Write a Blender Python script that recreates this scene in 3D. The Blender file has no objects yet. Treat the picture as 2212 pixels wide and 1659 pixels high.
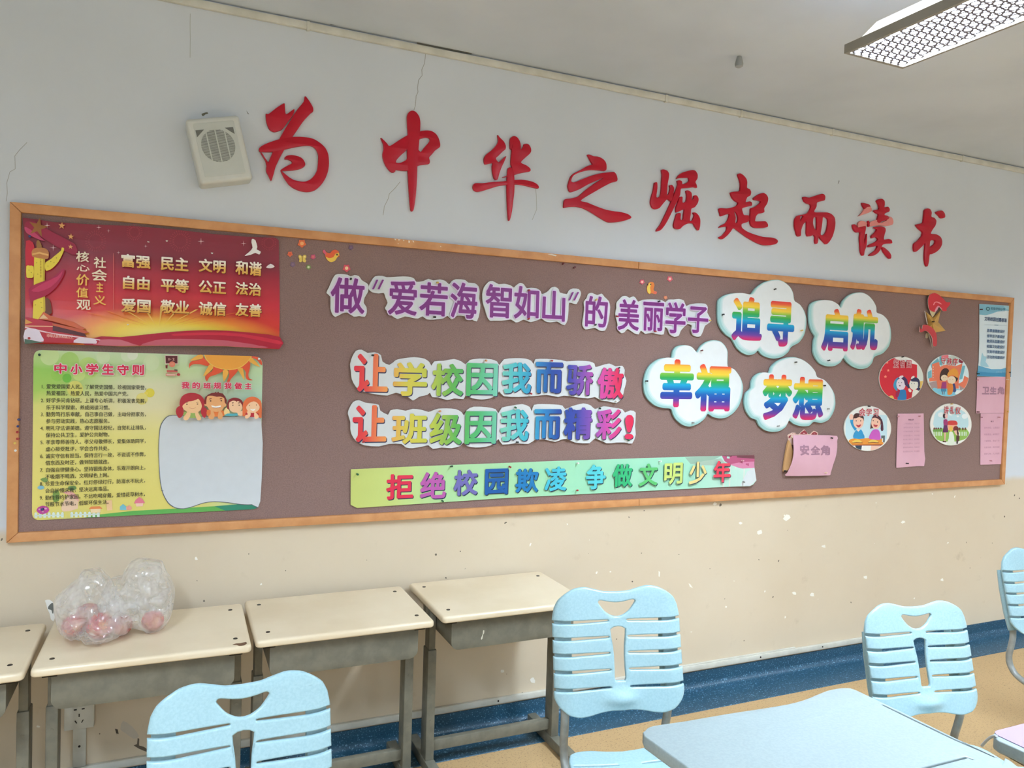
import bpy, bmesh, math, random
from mathutils import Vector, Matrix, noise
from mathutils.geometry import tessellate_polygon

random.seed(7)
SC = bpy.context.scene
COL = SC.collection

# ------------------------------------------------------------------ camera
FPX, YAW, PITCH, ROLL = 1643.6, 0.41933, -0.03097, 0.03089
CAM = Vector((0.0, -3.0, 1.591))
_f = Vector((math.sin(YAW) * math.cos(PITCH), math.cos(YAW) * math.cos(PITCH), math.sin(PITCH)))
_r = Vector((math.cos(YAW), -math.sin(YAW), 0))
_u = _r.cross(_f)
R2 = _r * math.cos(ROLL) + _u * math.sin(ROLL)
U2 = -_r * math.sin(ROLL) + _u * math.cos(ROLL)
cd = bpy.data.cameras.new('camera')
cd.sensor_width = 36.0
cd.lens = FPX * 36.0 / 2212.0
cd.clip_start = 0.02
cam = bpy.data.objects.new('camera', cd)
COL.objects.link(cam)
mw = Matrix((R2, U2, -_f)).transposed().to_4x4()
mw.translation = CAM
cam.matrix_world = mw
SC.camera = cam

# ------------------------------------------------------------------ view, world
SC.view_settings.view_transform = 'Standard'
SC.view_settings.look = 'None'
SC.view_settings.gamma = 1.0
SC.view_settings.use_curve_mapping = False
SC.view_settings.exposure = 0.3
LAMP_W = 240.0  # watts of each ceiling lamp
FILL_W = 15.0                      # watts of the fill added in each opening
wd = bpy.data.worlds.new('world')
SC.world = wd
wd.use_nodes = True
wd.node_tree.nodes['Background'].inputs[0].default_value = (0.85, 0.93, 1.0, 1)
wd.node_tree.nodes['Background'].inputs[1].default_value = 0.3
ROOM_X0, ROOM_X1, ROOM_Y, CEIL = -2.4, 6.9, -8.2, 2.85


# ------------------------------------------------------------------ measuring
def pray(px, py):
    return R2 * ((px - 1106.0) / FPX) - U2 * ((py - 829.5) / FPX) + _f


def onwall(px, py, off=0.0):
    """where the sight line of a photo point meets the plane `off` in front of the wall"""
    d = pray(px, py)
    return CAM + d * ((-off - CAM.y) / d.y)


def onz(px, py, z):
    d = pray(px, py)
    return CAM + d * ((z - CAM.z) / d.z)


class Crop:
    def __init__(s, ox, oy, k):
        s.o = (ox, oy, k)

    def __call__(s, pts):
        ox, oy, k = s.o
        return [(ox + x * k, oy + y * k) for x, y in pts]

    def box(s, b):
        ox, oy, k = s.o
        return (ox + b[0] * k, oy + b[1] * k, ox + b[2] * k, oy + b[3] * k)


cA = Crop(380, 180, 600 / 2212)
cB = Crop(980, 260, 560 / 2212)
cC = Crop(1520, 340, 560 / 2212)
cD = Crop(1370, 590, 580 / 2212)
cE = Crop(600, 480, 520 / 2212)
cF = Crop(1100, 560, 520 / 2212)
cG = Crop(720, 730, 680 / 2212)
cP1 = Crop(0, 420, 640 / 2212)
cP2 = Crop(0, 740, 640 / 2212)
cP3 = Crop(340, 750, 240 / 2212)
cP4 = Crop(40, 470, 200 / 1144)
cB1 = Crop(1890, 740, 220 / 2212)
cB2 = Crop(1810, 860, 300 / 2212)
cS = Crop(2090, 640, 122 / 482)
cQ = Crop(1680, 920, 150 / 1914)
cK = Crop(1960, 620, 130 / 1438)
cN = Crop(1220, 960, 440 / 2212)
cT = Crop(380, 0, 720 / 2212)
cL = Crop(0, 0, 500 / 1885)
cV = Crop(0, 1180, 600 / 2078)
cID = Crop(0, 0, 1)


# ------------------------------------------------------------------ materials
def lin(c):
    out = []
    for v in c:
        v = v / 255.0
        out.append(v / 12.92 if v <= 0.04045 else ((v + 0.055) / 1.055) ** 2.4)
    return out + [1.0]


_mats = {}


def nt(name, rough=0.6, spec=0.4):
    m = bpy.data.materials.new(name)
    m.use_nodes = True
    b = m.node_tree.nodes['Principled BSDF']
    b.inputs['Roughness'].default_value = rough
    b.inputs['Specular IOR Level'].default_value = spec
    return m, m.node_tree, b


def mat(rgb, rough=0.6, spec=0.4, metal=0.0, vary=0.04, scale=30.0):
    """plain procedural paint / plastic / print: base colour with a faint noise in it"""
    key = (tuple(rgb), rough, spec, metal)
    if key in _mats:
        return _mats[key]
    m, t, b = nt('surface_%d_%d_%d' % tuple(rgb), rough, spec)
    b.inputs['Metallic'].default_value = metal
    c = lin(rgb)
    n = t.nodes.new('ShaderNodeTexNoise')
    n.inputs['Scale'].default_value = scale
    tc = t.nodes.new('ShaderNodeTexCoord')
    t.links.new(tc.outputs['Object'], n.inputs['Vector'])
    mx = t.nodes.new('ShaderNodeMix')
    mx.data_type = 'RGBA'
    mx.inputs[6].default_value = [v * (1 - vary) for v in c[:3]] + [1]
    mx.inputs[7].default_value = [min(1, v * (1 + vary)) for v in c[:3]] + [1]
    t.links.new(n.outputs[0], mx.inputs[0])
    t.links.new(mx.outputs[2], b.inputs['Base Color'])
    _mats[key] = m
    return m


def ramp(t, stops, fac):
    r = t.nodes.new('ShaderNodeValToRGB')
    e = r.color_ramp.elements
    while len(e) < len(stops):
        e.new(0.5)
    for el, (p, c) in zip(e, stops):
        el.position = p
        el.color = lin(c)
    t.links.new(fac, r.inputs[0])
    return r.outputs[0]


def math_node(t, op, a, b=None):
    n = t.nodes.new('ShaderNodeMath')
    n.operation = op
    for i, v in enumerate((a, b)):
        if v is None:
            continue
        if isinstance(v, (int, float)):
            n.inputs[i].default_value = v
        else:
            t.links.new(v, n.inputs[i])
    return n.outputs[0]


def uv_nodes(t):
    u = t.nodes.new('ShaderNodeUVMap')
    s = t.nodes.new('ShaderNodeSeparateXYZ')
    t.links.new(u.outputs[0], s.inputs[0])
    return s.outputs[0], s.outputs[1]


def ramp_mat(name, stops, axis='v', rough=0.5, spec=0.4):
    m, t, b = nt(name, rough, spec)
    u, v = uv_nodes(t)
    t.links.new(ramp(t, stops, u if axis == 'u' else v), b.inputs['Base Color'])
    return m


def obj_noise(t, scale, detail=4.0, rough=0.55, vec=None):
    n = t.nodes.new('ShaderNodeTexNoise')
    n.inputs['Scale'].default_value = scale
    n.inputs['Detail'].default_value = detail
    n.inputs['Roughness'].default_value = rough
    if vec is None:
        tc = t.nodes.new('ShaderNodeTexCoord')
        vec = tc.outputs['Object']
    t.links.new(vec, n.inputs['Vector'])
    return n.outputs[0]


def mixc(t, fac, a, b):
    mx = t.nodes.new('ShaderNodeMix')
    mx.data_type = 'RGBA'
    for i, v in ((6, a), (7, b)):
        if isinstance(v, (list, tuple)):
            mx.inputs[i].default_value = v
        else:
            t.links.new(v, mx.inputs[i])
    if isinstance(fac, (int, float)):
        mx.inputs[0].default_value = fac
    else:
        t.links.new(fac, mx.inputs[0])
    return mx.outputs[2]


def bump(t, b, h, strength=0.2, dist=0.002):
    n = t.nodes.new('ShaderNodeBump')
    n.inputs['Strength'].default_value = strength
    n.inputs['Distance'].default_value = dist
    t.links.new(h, n.inputs['Height'])
    t.links.new(n.outputs[0], b.inputs['Normal'])


def smoothstep(t, v, a, b):
    n = t.nodes.new('ShaderNodeMapRange')
    n.interpolation_type = 'SMOOTHSTEP'
    n.inputs[1].default_value = a
    n.inputs[2].default_value = b
    t.links.new(v, n.inputs[0])
    return n.outputs[0]


def wall_material():
    m, t, b = nt('painted_wall', 0.75, 0.25)
    tc = t.nodes.new('ShaderNodeTexCoord')
    s = t.nodes.new('ShaderNodeSeparateXYZ')
    t.links.new(tc.outputs['Object'], s.inputs[0])
    big = obj_noise(t, 1.3, 5, 0.6, tc.outputs['Object'])
    mid = obj_noise(t, 9, 5, 0.6, tc.outputs['Object'])
    fine = obj_noise(t, 70, 3, 0.5, tc.outputs['Object'])
    white = mixc(t, big, lin((200, 206, 213)), lin((216, 222, 229)))
    cream = mixc(t, big, lin((205, 187, 160)), lin((218, 205, 183)))
    # scuffs and chips on the dado paint
    scuff = smoothstep(t, mid, 0.6, 0.78)
    cream = mixc(t, math_node(t, 'MULTIPLY', scuff, 0.35), cream, lin((165, 145, 120)))
    chipn = obj_noise(t, 26, 2, 0.4, tc.outputs['Object'])
    chip = smoothstep(t, chipn, 0.75, 0.76)
    cream = mixc(t, chip, cream, lin((240, 236, 226)))
    darkn = obj_noise(t, 38, 2, 0.3, tc.outputs['Object'])
    cream = mixc(t, smoothstep(t, darkn, 0.765, 0.775), cream, lin((110, 100, 88)))
    edge = math_node(t, 'ADD', s.outputs[2], math_node(t, 'MULTIPLY', mid, 0.03))
    k = smoothstep(t, edge, 0.955, 1.0)
    t.links.new(mixc(t, k, cream, white), b.inputs['Base Color'])
    bump(t, b, fine, 0.15, 0.001)
    return m


def noise_mat(name, c0, c1, scale, rough=0.7, spec=0.3, bstr=0.15, bdist=0.001, detail=4):
    m, t, b = nt(name, rough, spec)
    n = obj_noise(t, scale, detail)
    t.links.new(mixc(t, smoothstep(t, n, 0.3, 0.7), lin(c0), lin(c1)), b.inputs['Base Color'])
    if bstr:
        bump(t, b, n, bstr, bdist)
    return m


def speckle_mat(name, base, base2, dots, lo, hi, scale, rough=0.4, spec=0.4):
    m, t, b = nt(name, rough, spec)
    big = obj_noise(t, 2.2, 4)
    c = mixc(t, big, lin(base), lin(base2))
    n = obj_noise(t, scale, 2, 0.5)
    c = mixc(t, smoothstep(t, n, lo, hi), c, lin(dots))
    n2 = obj_noise(t, scale * 1.3, 1, 0.5)
    c = mixc(t, math_node(t, 'MULTIPLY', smoothstep(t, n2, 0.62, 0.7), 0.5), c, lin([v * 0.6 for v in base]))
    t.links.new(c, b.inputs['Base Color'])
    return m


M_WALL = wall_material()
M_CEIL = noise_mat('ceiling_paint', (198, 206, 215), (211, 219, 228), 1.2, 0.8, 0.2, 0.05)
M_FLOOR = speckle_mat('beige_vinyl', (182, 150, 106), (198, 165, 120), (136, 110, 78), 0.6, 0.72, 120, 0.42)
M_BLUE = speckle_mat('blue_vinyl', (30, 68, 90), (41, 84, 108), (104, 146, 172), 0.58, 0.68, 150, 0.38, 0.45)
M_FELT = noise_mat('brown_felt', (132, 108, 102), (147, 121, 114), 260, 0.95, 0.1, 0.3, 0.001, 2)
M_TAN = noise_mat('tan_frame', (194, 134, 84), (210, 152, 100), 14, 0.5, 0.4, 0.05)
M_CREAM = noise_mat('cream_plastic', (216, 198, 168), (226, 210, 183), 4, 0.32, 0.5, 0.03)
M_DESKM = noise_mat('desk_metal', (104, 102, 90), (119, 116, 102), 25, 0.45, 0.45, 0.03)
M_BOLT = mat((40, 36, 32), 0.4, 0.5, 0.6)
M_CHAIR = noise_mat('blue_plastic', (143, 175, 184), (152, 183, 191), 160, 0.34, 0.5, 0.08, 0.0004, 2)
M_TABLE = noise_mat('pale_blue_plastic', (137, 150, 151), (144, 156, 157), 160, 0.36, 0.5, 0.08, 0.0004, 2)
M_STEEL = noise_mat('grey_tube', (132, 134, 130), (146, 148, 144), 40, 0.35, 0.6, 0.0)
M_WHITE = mat((236, 238, 238), 0.5, 0.4)
M_RED = mat((184, 8, 38), 0.3, 0.35)
M_TRUNK = noise_mat('old_plastic', (200, 198, 186), (216, 214, 203), 12, 0.5, 0.4, 0.0)


def glow(name, rgb, strength):
    m = bpy.data.materials.new(name)
    m.use_nodes = True
    b = m.node_tree.nodes['Principled BSDF']
    b.inputs['Base Color'].default_value = (0.9, 0.9, 0.9, 1)
    b.inputs['Emission Color'].default_value = rgb + (1,)
    b.inputs['Emission Strength'].default_value = strength
    return m


# ------------------------------------------------------------------ scene helpers
def tag(o, label=None, cat=None, group=None, kind=None):
    if label:
        o['label'] = label
    if cat:
        o['category'] = cat
    if group:
        o['group'] = group
    if kind:
        o['kind'] = kind
    return o


def thing(name, label, cat, loc, rz=0.0, group=None):
    o = bpy.data.objects.new(name, None)
    o.empty_display_size = 0.05
    o.location = loc
    o.rotation_euler = (0, 0, rz)
    COL.objects.link(o)
    return tag(o, label, cat, group)


def link_bm(name, bm, mats, parent=None, smooth=None, shift=None):
    if shift is not None:
        bmesh.ops.translate(bm, verts=bm.verts, vec=-Vector(shift))
    me = bpy.data.meshes.new(name)
    bm.to_mesh(me)
    bm.free()
    for m in (mats if isinstance(mats, (list, tuple)) else [mats]):
        me.materials.append(m)
    if smooth is not None:
        me.polygons.foreach_set('use_smooth', [True] * len(me.polygons))
        me.set_sharp_from_angle(angle=math.radians(smooth))
    o = bpy.data.objects.new(name, me)
    if parent is not None:
        o.parent = parent
        if shift is None:
            pass
    elif shift is not None:
        o.location = shift
    COL.objects.link(o)
    return o


def box(bm, a, b, rot=None, mi=0):
    (x0, y0, z0), (x1, y1, z1) = a, b
    vs = [bm.verts.new((x, y, z)) for x in (x0, x1) for y in (y0, y1) for z in (z0, z1)]
    for f in ((0, 1, 3, 2), (4, 6, 7, 5), (0, 4, 5, 1), (2, 3, 7, 6), (0, 2, 6, 4), (1, 5, 7, 3)):
        fc = bm.faces.new([vs[i] for i in f])
        fc.material_index = mi
    return vs


def rbox(bm, a, b, r=0.003, seg=2):
    """a box with rounded edges"""
    t = bmesh.new()
    box(t, a, b)
    bmesh.ops.bevel(t, geom=t.edges[:], offset=r, segments=seg, affect='EDGES', profile=0.5)
    bmesh.ops.recalc_face_normals(t, faces=t.faces)
    merge(bm, t)


def merge(bm, t):
    me = bpy.data.meshes.new('tmp')
    t.to_mesh(me)
    t.free()
    bm.from_mesh(me)
    bpy.data.meshes.remove(me)


def tube(bm, pts, r, n=12, caps=True):
    pts = [Vector(p) for p in pts]
    rings = []
    up = Vector((0, 0, 1))
    prev = None
    for i, p in enumerate(pts):
        d = (pts[min(i + 1, len(pts) - 1)] - pts[max(i - 1, 0)]).normalized()
        if prev is None:
            s = d.cross(up)
            if s.length < 1e-3:
                s = d.cross(Vector((1, 0, 0)))
            s.normalize()
        else:
            s = (prev - d * prev.dot(d)).normalized()
        prev = s
        q = d.cross(s)
        rr = r[i] if isinstance(r, (list, tuple)) else r
        rings.append([bm.verts.new(p + (s * math.cos(a) + q * math.sin(a)) * rr)
                      for a in [2 * math.pi * k / n for k in range(n)]])
    for a, b in zip(rings, rings[1:]):
        for k in range(n):
            bm.faces.new((a[k], a[(k + 1) % n], b[(k + 1) % n], b[k]))
    if caps:
        bm.faces.new(rings[0][::-1])
        bm.faces.new(rings[-1])
    bmesh.ops.recalc_face_normals(bm, faces=bm.faces)


def catmull(pts, n=3, closed=True):
    out = []
    N = len(pts)
    rng = range(N) if closed else range(N - 1)
    for i in rng:
        p0 = pts[(i - 1) % N] if closed or i > 0 else pts[i]
        p1, p2 = pts[i], pts[(i + 1) % N]
        p3 = pts[(i + 2) % N] if closed or i + 2 < N else p2
        for k in range(n):
            t = k / n
            q = []
            for a, b, c, d in zip(p0, p1, p2, p3):
                # softened tangents so sharp brush tips stay tips
                m1, m2 = (c - a) * 0.4, (d - b) * 0.4
                t2, t3 = t * t, t * t * t
                q.append((2 * t3 - 3 * t2 + 1) * b + (t3 - 2 * t2 + t) * m1 + (-2 * t3 + 3 * t2) * c + (t3 - t2) * m2)
            out.append(tuple(q))
    if not closed:
        out.append(tuple(pts[-1]))
    return out


def area2(l):
    return sum(a[0] * b[1] - b[0] * a[1] for a, b in zip(l, l[1:] + l[:1])) / 2


def tess(loops):
    flat = [p for l in loops for p in l]
    tris = []
    for t in tessellate_polygon([[Vector((p[0], p[1], 0)) for p in l] for l in loops]):
        a, b, c = [flat[i] for i in t]
        s = (b[0] - a[0]) * (c[1] - a[1]) - (c[0] - a[0]) * (b[1] - a[1])
        if abs(s) < 1e-14:
            continue
        tris.append(t if s > 0 else (t[0], t[2], t[1]))
    return tris


def inset(l, d):
    n = len(l)
    out = []
    for i in range(n):
        a, p, b = l[i - 1], l[i], l[(i + 1) % n]
        e1 = Vector((p[0] - a[0], p[1] - a[1]))
        e2 = Vector((b[0] - p[0], b[1] - p[1]))
        if e1.length < 1e-9 or e2.length < 1e-9:
            out.append(p)
            continue
        e1.normalize()
        e2.normalize()
        nn = Vector((-e1.y - e2.y, e1.x + e2.x))
        if nn.length < 1e-6:
            out.append(p)
            continue
        nn.normalize()
        k = max(0.5, nn.dot(Vector((-e1.y, e1.x))))
        out.append((p[0] + nn.x * d / k, p[1] + nn.y * d / k))
    return out


def plate(bm, loops, th, r=0.0, seg=3, rb=0.0, grid=None, fn=None, mi=0, mi_side=None):
    """a thick plate: loops in (u, v), front at w = th, edges rounded by r (front) and rb (back);
    fn maps (u, v, w) to 3-D"""
    t = bmesh.new()
    loops = [l if (area2(l) > 0) == (i == 0) else l[::-1] for i, l in enumerate(loops)]
    prof = []
    if rb > 0:
        for k in range(seg + 1):
            a = math.pi / 2 * k / seg
            prof.append((rb * (1 - math.sin(a)), rb * (1 - math.cos(a))))
    else:
        prof.append((0, 0))
    if r > 0:
        for k in range(seg + 1):
            a = math.pi / 2 * k / seg
            prof.append((r * (1 - math.cos(a)), th - r + r * math.sin(a)))
    else:
        prof.append((0, th))
    first, last = [], []
    side = mi if mi_side is None else mi_side
    for l in loops:
        rings = []
        for d, w in prof:
            li = inset(l, d) if d > 0 else l
            rings.append([t.verts.new((p[0], p[1], w)) for p in li])
        n = len(l)
        for a, b in zip(rings, rings[1:]):
            for k in range(n):
                f = t.faces.new((a[k], a[(k + 1) % n], b[(k + 1) % n], b[k]))
                f.material_index = side
        first.append(rings[0])
        last.append(rings[-1])
    for ring, flip in ((last, False), (first, True)):
        flat = [v for q in ring for v in q]
        for tri in tess([[(v.co.x, v.co.y) for v in q] for q in ring]):
            vs = [flat[i] for i in tri]
            try:
                f = t.faces.new(vs[::-1] if flip else vs)
                f.material_index = mi if not flip else side
            except ValueError:
                pass
    if grid:
        us = [v.co.x for v in t.verts]
        vs = [v.co.y for v in t.verts]
        for ax, lo, hi in ((0, min(us), max(us)), (1, min(vs), max(vs))):
            if not grid[ax]:
                continue
            c = lo + grid[ax]
            while c < hi:
                co = Vector((0, 0, 0))
                co[ax] = c
                no = Vector((0, 0, 0))
                no[ax] = 1
                bmesh.ops.bisect_plane(t, geom=t.verts[:] + t.edges[:] + t.faces[:], plane_co=co, plane_no=no, dist=1e-6)
                c += grid[ax]
    if fn:
        for v in t.verts:
            v.co = Vector(fn(v.co.x, v.co.y, v.co.z))
    merge(bm, t)


def circle(cx, cy, rx, ry=None, n=40, a0=0.0):
    ry = rx if ry is None else ry
    return [(cx + rx * math.cos(a0 + 2 * math.pi * k / n), cy + ry * math.sin(a0 + 2 * math.pi * k / n)) for k in range(n)]


def star(cx, cy, r, k=0.4, n=5, rot=0.0):
    return [(cx + (r if i % 2 == 0 else r * k) * math.sin(rot + math.pi * i / n),
             cy - (r if i % 2 == 0 else r * k) * math.cos(rot + math.pi * i / n)) for i in range(2 * n)]


def rrect(x0, y0, x1, y1, r, n=6):
    out = []
    for cx, cy, a0 in ((x1 - r, y0 + r, -90), (x1 - r, y1 - r, 0), (x0 + r, y1 - r, 90), (x0 + r, y0 + r, 180)):
        for k in range(n + 1):
            a = math.radians(a0 + 90 * k / n)
            out.append((cx + r * math.cos(a), cy + r * math.sin(a)))
    return out


def clip(poly, conv):
    """polygon clipped by a convex polygon"""
    if area2(conv) < 0:
        conv = conv[::-1]
    out = list(poly)
    for a, b in zip(conv, conv[1:] + conv[:1]):
        inp, out = out, []
        if not inp:
            break
        f = lambda p: (b[0] - a[0]) * (p[1] - a[1]) - (b[1] - a[1]) * (p[0] - a[0])
        for p, q in zip(inp, inp[1:] + inp[:1]):
            fp, fq = f(p), f(q)
            if fp >= 0:
                out.append(p)
            if (fp >= 0) != (fq >= 0):
                k = fp / (fp - fq)
                out.append((p[0] + (q[0] - p[0]) * k, p[1] + (q[1] - p[1]) * k))
    return out


# ------------------------------------------------------------------ lettering
_gl = {}
_tc = bpy.data.curves.new('type', 'FONT')
_tc.resolution_u = 3
_to = bpy.data.objects.new('type', _tc)
COL.objects.link(_to)


def glyphs(s):
    if s not in _gl:
        _tc.body = s
        bpy.context.view_layer.update()
        dg = bpy.context.evaluated_depsgraph_get()
        me = bpy.data.meshes.new_from_object(_to.evaluated_get(dg))
        vs = [(v.co.x, v.co.y) for v in me.vertices]
        fs = []
        for p in me.polygons:
            i = list(p.vertices)
            l = [vs[k] for k in i]
            fs.append(tuple(i if area2(l) > 0 else i[::-1]))
        bpy.data.meshes.remove(me)
        _gl[s] = (vs, fs)
    return _gl[s]


EPS = 0.00005


class Art:
    """printed picture on a sheet: flat shapes laid over one another on the plane `off` before the wall"""

    def __init__(s, crop, off, frame=None, bend=None):
        s.c, s.off, s.bend = crop, off + EPS, bend
        s.bm = bmesh.new()
        s.uv = s.bm.loops.layers.uv.new('UVMap')
        s.mats = []
        s.frame = None
        if frame:
            s.frame = s.wbox(frame)

    def wbox(s, b, conv=True):
        x0, y0, x1, y1 = s.c.box(b) if conv else b
        xm, ym = (x0 + x1) / 2, (y0 + y1) / 2
        return (onwall(x0, ym, s.off).x, onwall(xm, y1, s.off).z, onwall(x1, ym, s.off).x, onwall(xm, y0, s.off).z)

    def mi(s, m):
        if isinstance(m, (tuple, list)):
            m = mat(tuple(m), 0.45, 0.4)
        if m not in s.mats:
            s.mats.append(m)
        return s.mats.index(m)

    def _add(s, pts, faces, m, uvb):
        i = s.mi(m)
        vs = [s.bm.verts.new((p[0], -s.off, p[1])) for p in pts]
        for f in faces:
            try:
                fc = s.bm.faces.new([vs[k] for k in f])
            except ValueError:
                continue
            fc.material_index = i
            if uvb:
                for lp in fc.loops:
                    c = lp.vert.co
                    lp[s.uv].uv = ((c.x - uvb[0]) / (uvb[2] - uvb[0]), (c.z - uvb[1]) / (uvb[3] - uvb[1]))
        s.off += EPS

    def poly(s, pts, m, smooth=0, holes=(), uvbox=None):
        ls = [list(pts)] + [list(h) for h in holes]
        if smooth:
            ls = [catmull(l, smooth) for l in ls]
        ls = [[(lambda w: (w.x, w.z))(onwall(px, py, s.off)) for px, py in s.c(l)] for l in ls]
        flat = [p for l in ls for p in l]
        s._add(flat, tess(ls), m, s.wbox(uvbox) if uvbox else s.frame)
        return s

    def line(s, pts, w, m):
        """a stroke of width w (crop units)"""
        L, Rr = [], []
        for i, p in enumerate(pts):
            a, b = pts[max(i - 1, 0)], pts[min(i + 1, len(pts) - 1)]
            d = Vector((b[0] - a[0], b[1] - a[1])).normalized()
            L.append((p[0] - d.y * w / 2, p[1] + d.x * w / 2))
            Rr.append((p[0] + d.y * w / 2, p[1] - d.x * w / 2))
        return s.poly(L + Rr[::-1], m)

    def glyph(s, ch, b, m, bold=0.0, n=10, uvbox=None, slant=0.0, grow=0.0, shift=(0, 0)):
        """characters fitted into a box; bold = stroke growth as a share of the box height"""
        vs, fs = glyphs(ch)
        X = [v[0] for v in vs]
        Y = [v[1] for v in vs]
        x0, z0, x1, z1 = s.wbox(b)
        h = z1 - z0
        rb = bold * h
        g = grow * h
        x0, x1, z0, z1 = x0 + rb, x1 - rb, z0 + rb, z1 - rb
        gx, gy = min(X), min(Y)
        kx, ky = (x1 - x0) / (max(X) - gx), (z1 - z0) / max(1e-6, max(Y) - gy)
        uvb = s.wbox(uvbox) if uvbox else s.frame
        rr = rb + g
        offs = [(0, 0)]
        if rr > 0:
            offs += [(rr * math.cos(2 * math.pi * k / n), rr * math.sin(2 * math.pi * k / n)) for k in range(n)]
            if rr > 0.05 * h:
                offs += [(rr * .55 * math.cos(2 * math.pi * k / n), rr * .55 * math.sin(2 * math.pi * k / n)) for k in range(n)]
        for dx, dz in offs:
            pts = []
            for x, y in vs:
                zz = (y - gy) * ky
                pts.append((x0 + (x - gx) * kx + dx + zz * slant + shift[0] * h, z0 + zz + dz + shift[1] * h))
            s._add(pts, fs, m, uvb)
        return s

    def text(s, st, x, y, pitch, m, height=None, bold=0.0):
        """a line of type: left edge x, middle y, advance per character"""
        vs, fs = glyphs(st)
        (px, py), (qx, qy) = s.c([(x, y), (x + pitch, y)])
        w0 = onwall(px, py, s.off)
        em = onwall(qx, qy, s.off).x - w0.x
        hh = em if height is None else abs(onwall(*s.c([(x, y - height)])[0], s.off).z - w0.z)
        for dx in ([0] if not bold else [-bold * em, bold * em]):
            s._add([(w0.x + vx * em + dx, w0.z + (vy - 0.36) * hh) for vx, vy in vs], fs, m, s.frame)
        return s

    def build(s, name, parent, loc, grid=0.03):
        if s.bend:
            xs = [v.co.x for v in s.bm.verts]
            zs = [v.co.z for v in s.bm.verts]
            for ax, lo, hi in ((0, min(xs), max(xs)), (2, min(zs), max(zs))):
                c = lo + grid
                while c < hi:
                    co = Vector((0, 0, 0))
                    co[ax] = c
                    no = Vector((0, 0, 0))
                    no[ax] = 1
                    bmesh.ops.bisect_plane(s.bm, geom=s.bm.verts[:] + s.bm.edges[:] + s.bm.faces[:], plane_co=co, plane_no=no, dist=1e-6)
                    c += grid
            for v in s.bm.verts:
                v.co.y -= s.bend(v.co.x, v.co.z)
        return link_bm(name, s.bm, s.mats, parent, None, loc)


def centre(pts, off):
    P = [onwall(x, y, off) for x, y in pts]
    return Vector((sum(p.x for p in P) / len(P), -off, sum(p.z for p in P) / len(P)))


def wall_plate(name, crop, outline, off, th, m, parent=None, loc=None, holes=(), smooth=3, r=0.0, bend=None, side=None, bm=None):
    """a flat sheet or board with its own thickness, standing `off` in front of the wall"""
    ls = [list(outline)] + [list(h) for h in holes]
    if smooth:
        ls = [catmull(l, smooth) for l in ls]
    ls = [[(lambda w: (w.x, w.z))(onwall(px, py, off + th)) for px, py in crop(l)] for l in ls]
    own = bm is None
    if own:
        bm = bmesh.new()
    if bend:
        fn = lambda u, v, w: (u, -(off + w + bend(u, v)), v)
    else:
        fn = lambda u, v, w: (u, -(off + w), v)
    plate(bm, ls, th, r, 2, grid=(0.03, 0.03) if bend else None, fn=fn, mi_side=(1 if side is not None else None))
    if own:
        return link_bm(name, bm, [m, side] if side is not None else m, parent, 40, loc)


# ================================================================== THE ROOM
def struct(name, bm, m, label=None):
    o = link_bm(name, bm, m)
    return tag(o, label, None, None, 'structure')


M_SIDE = noise_mat('side_wall_paint', (214, 219, 220), (226, 230, 230), 1.5, 0.8, 0.2, 0)
bm = bmesh.new()
box(bm, (ROOM_X0, ROOM_Y, -0.1), (ROOM_X1, 0.12, 0.0))
struct('floor', bm, M_FLOOR, 'speckled beige vinyl classroom floor')
bm = bmesh.new()
box(bm, (ROOM_X0, ROOM_Y, CEIL), (ROOM_X1, 0.12, CEIL + 0.1))
ceiling = struct('ceiling', bm, M_CEIL, 'pale grey painted ceiling')
bm = bmesh.new()
box(bm, (ROOM_X0, 0.0, 0.0), (ROOM_X1, 0.12, CEIL))
wall = struct('wall_back', bm, M_WALL, 'white wall with a worn cream dado behind the notice board')
for nm, a, b in (('wall_left', (ROOM_X0 - .12, ROOM_Y, 0), (ROOM_X0, .12, CEIL)),
                 ('wall_right', (ROOM_X1, ROOM_Y, 0), (ROOM_X1 + .12, .12, CEIL))):
    bm = bmesh.new()
    box(bm, a, b)
    struct(nm, bm, M_SIDE)
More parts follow.
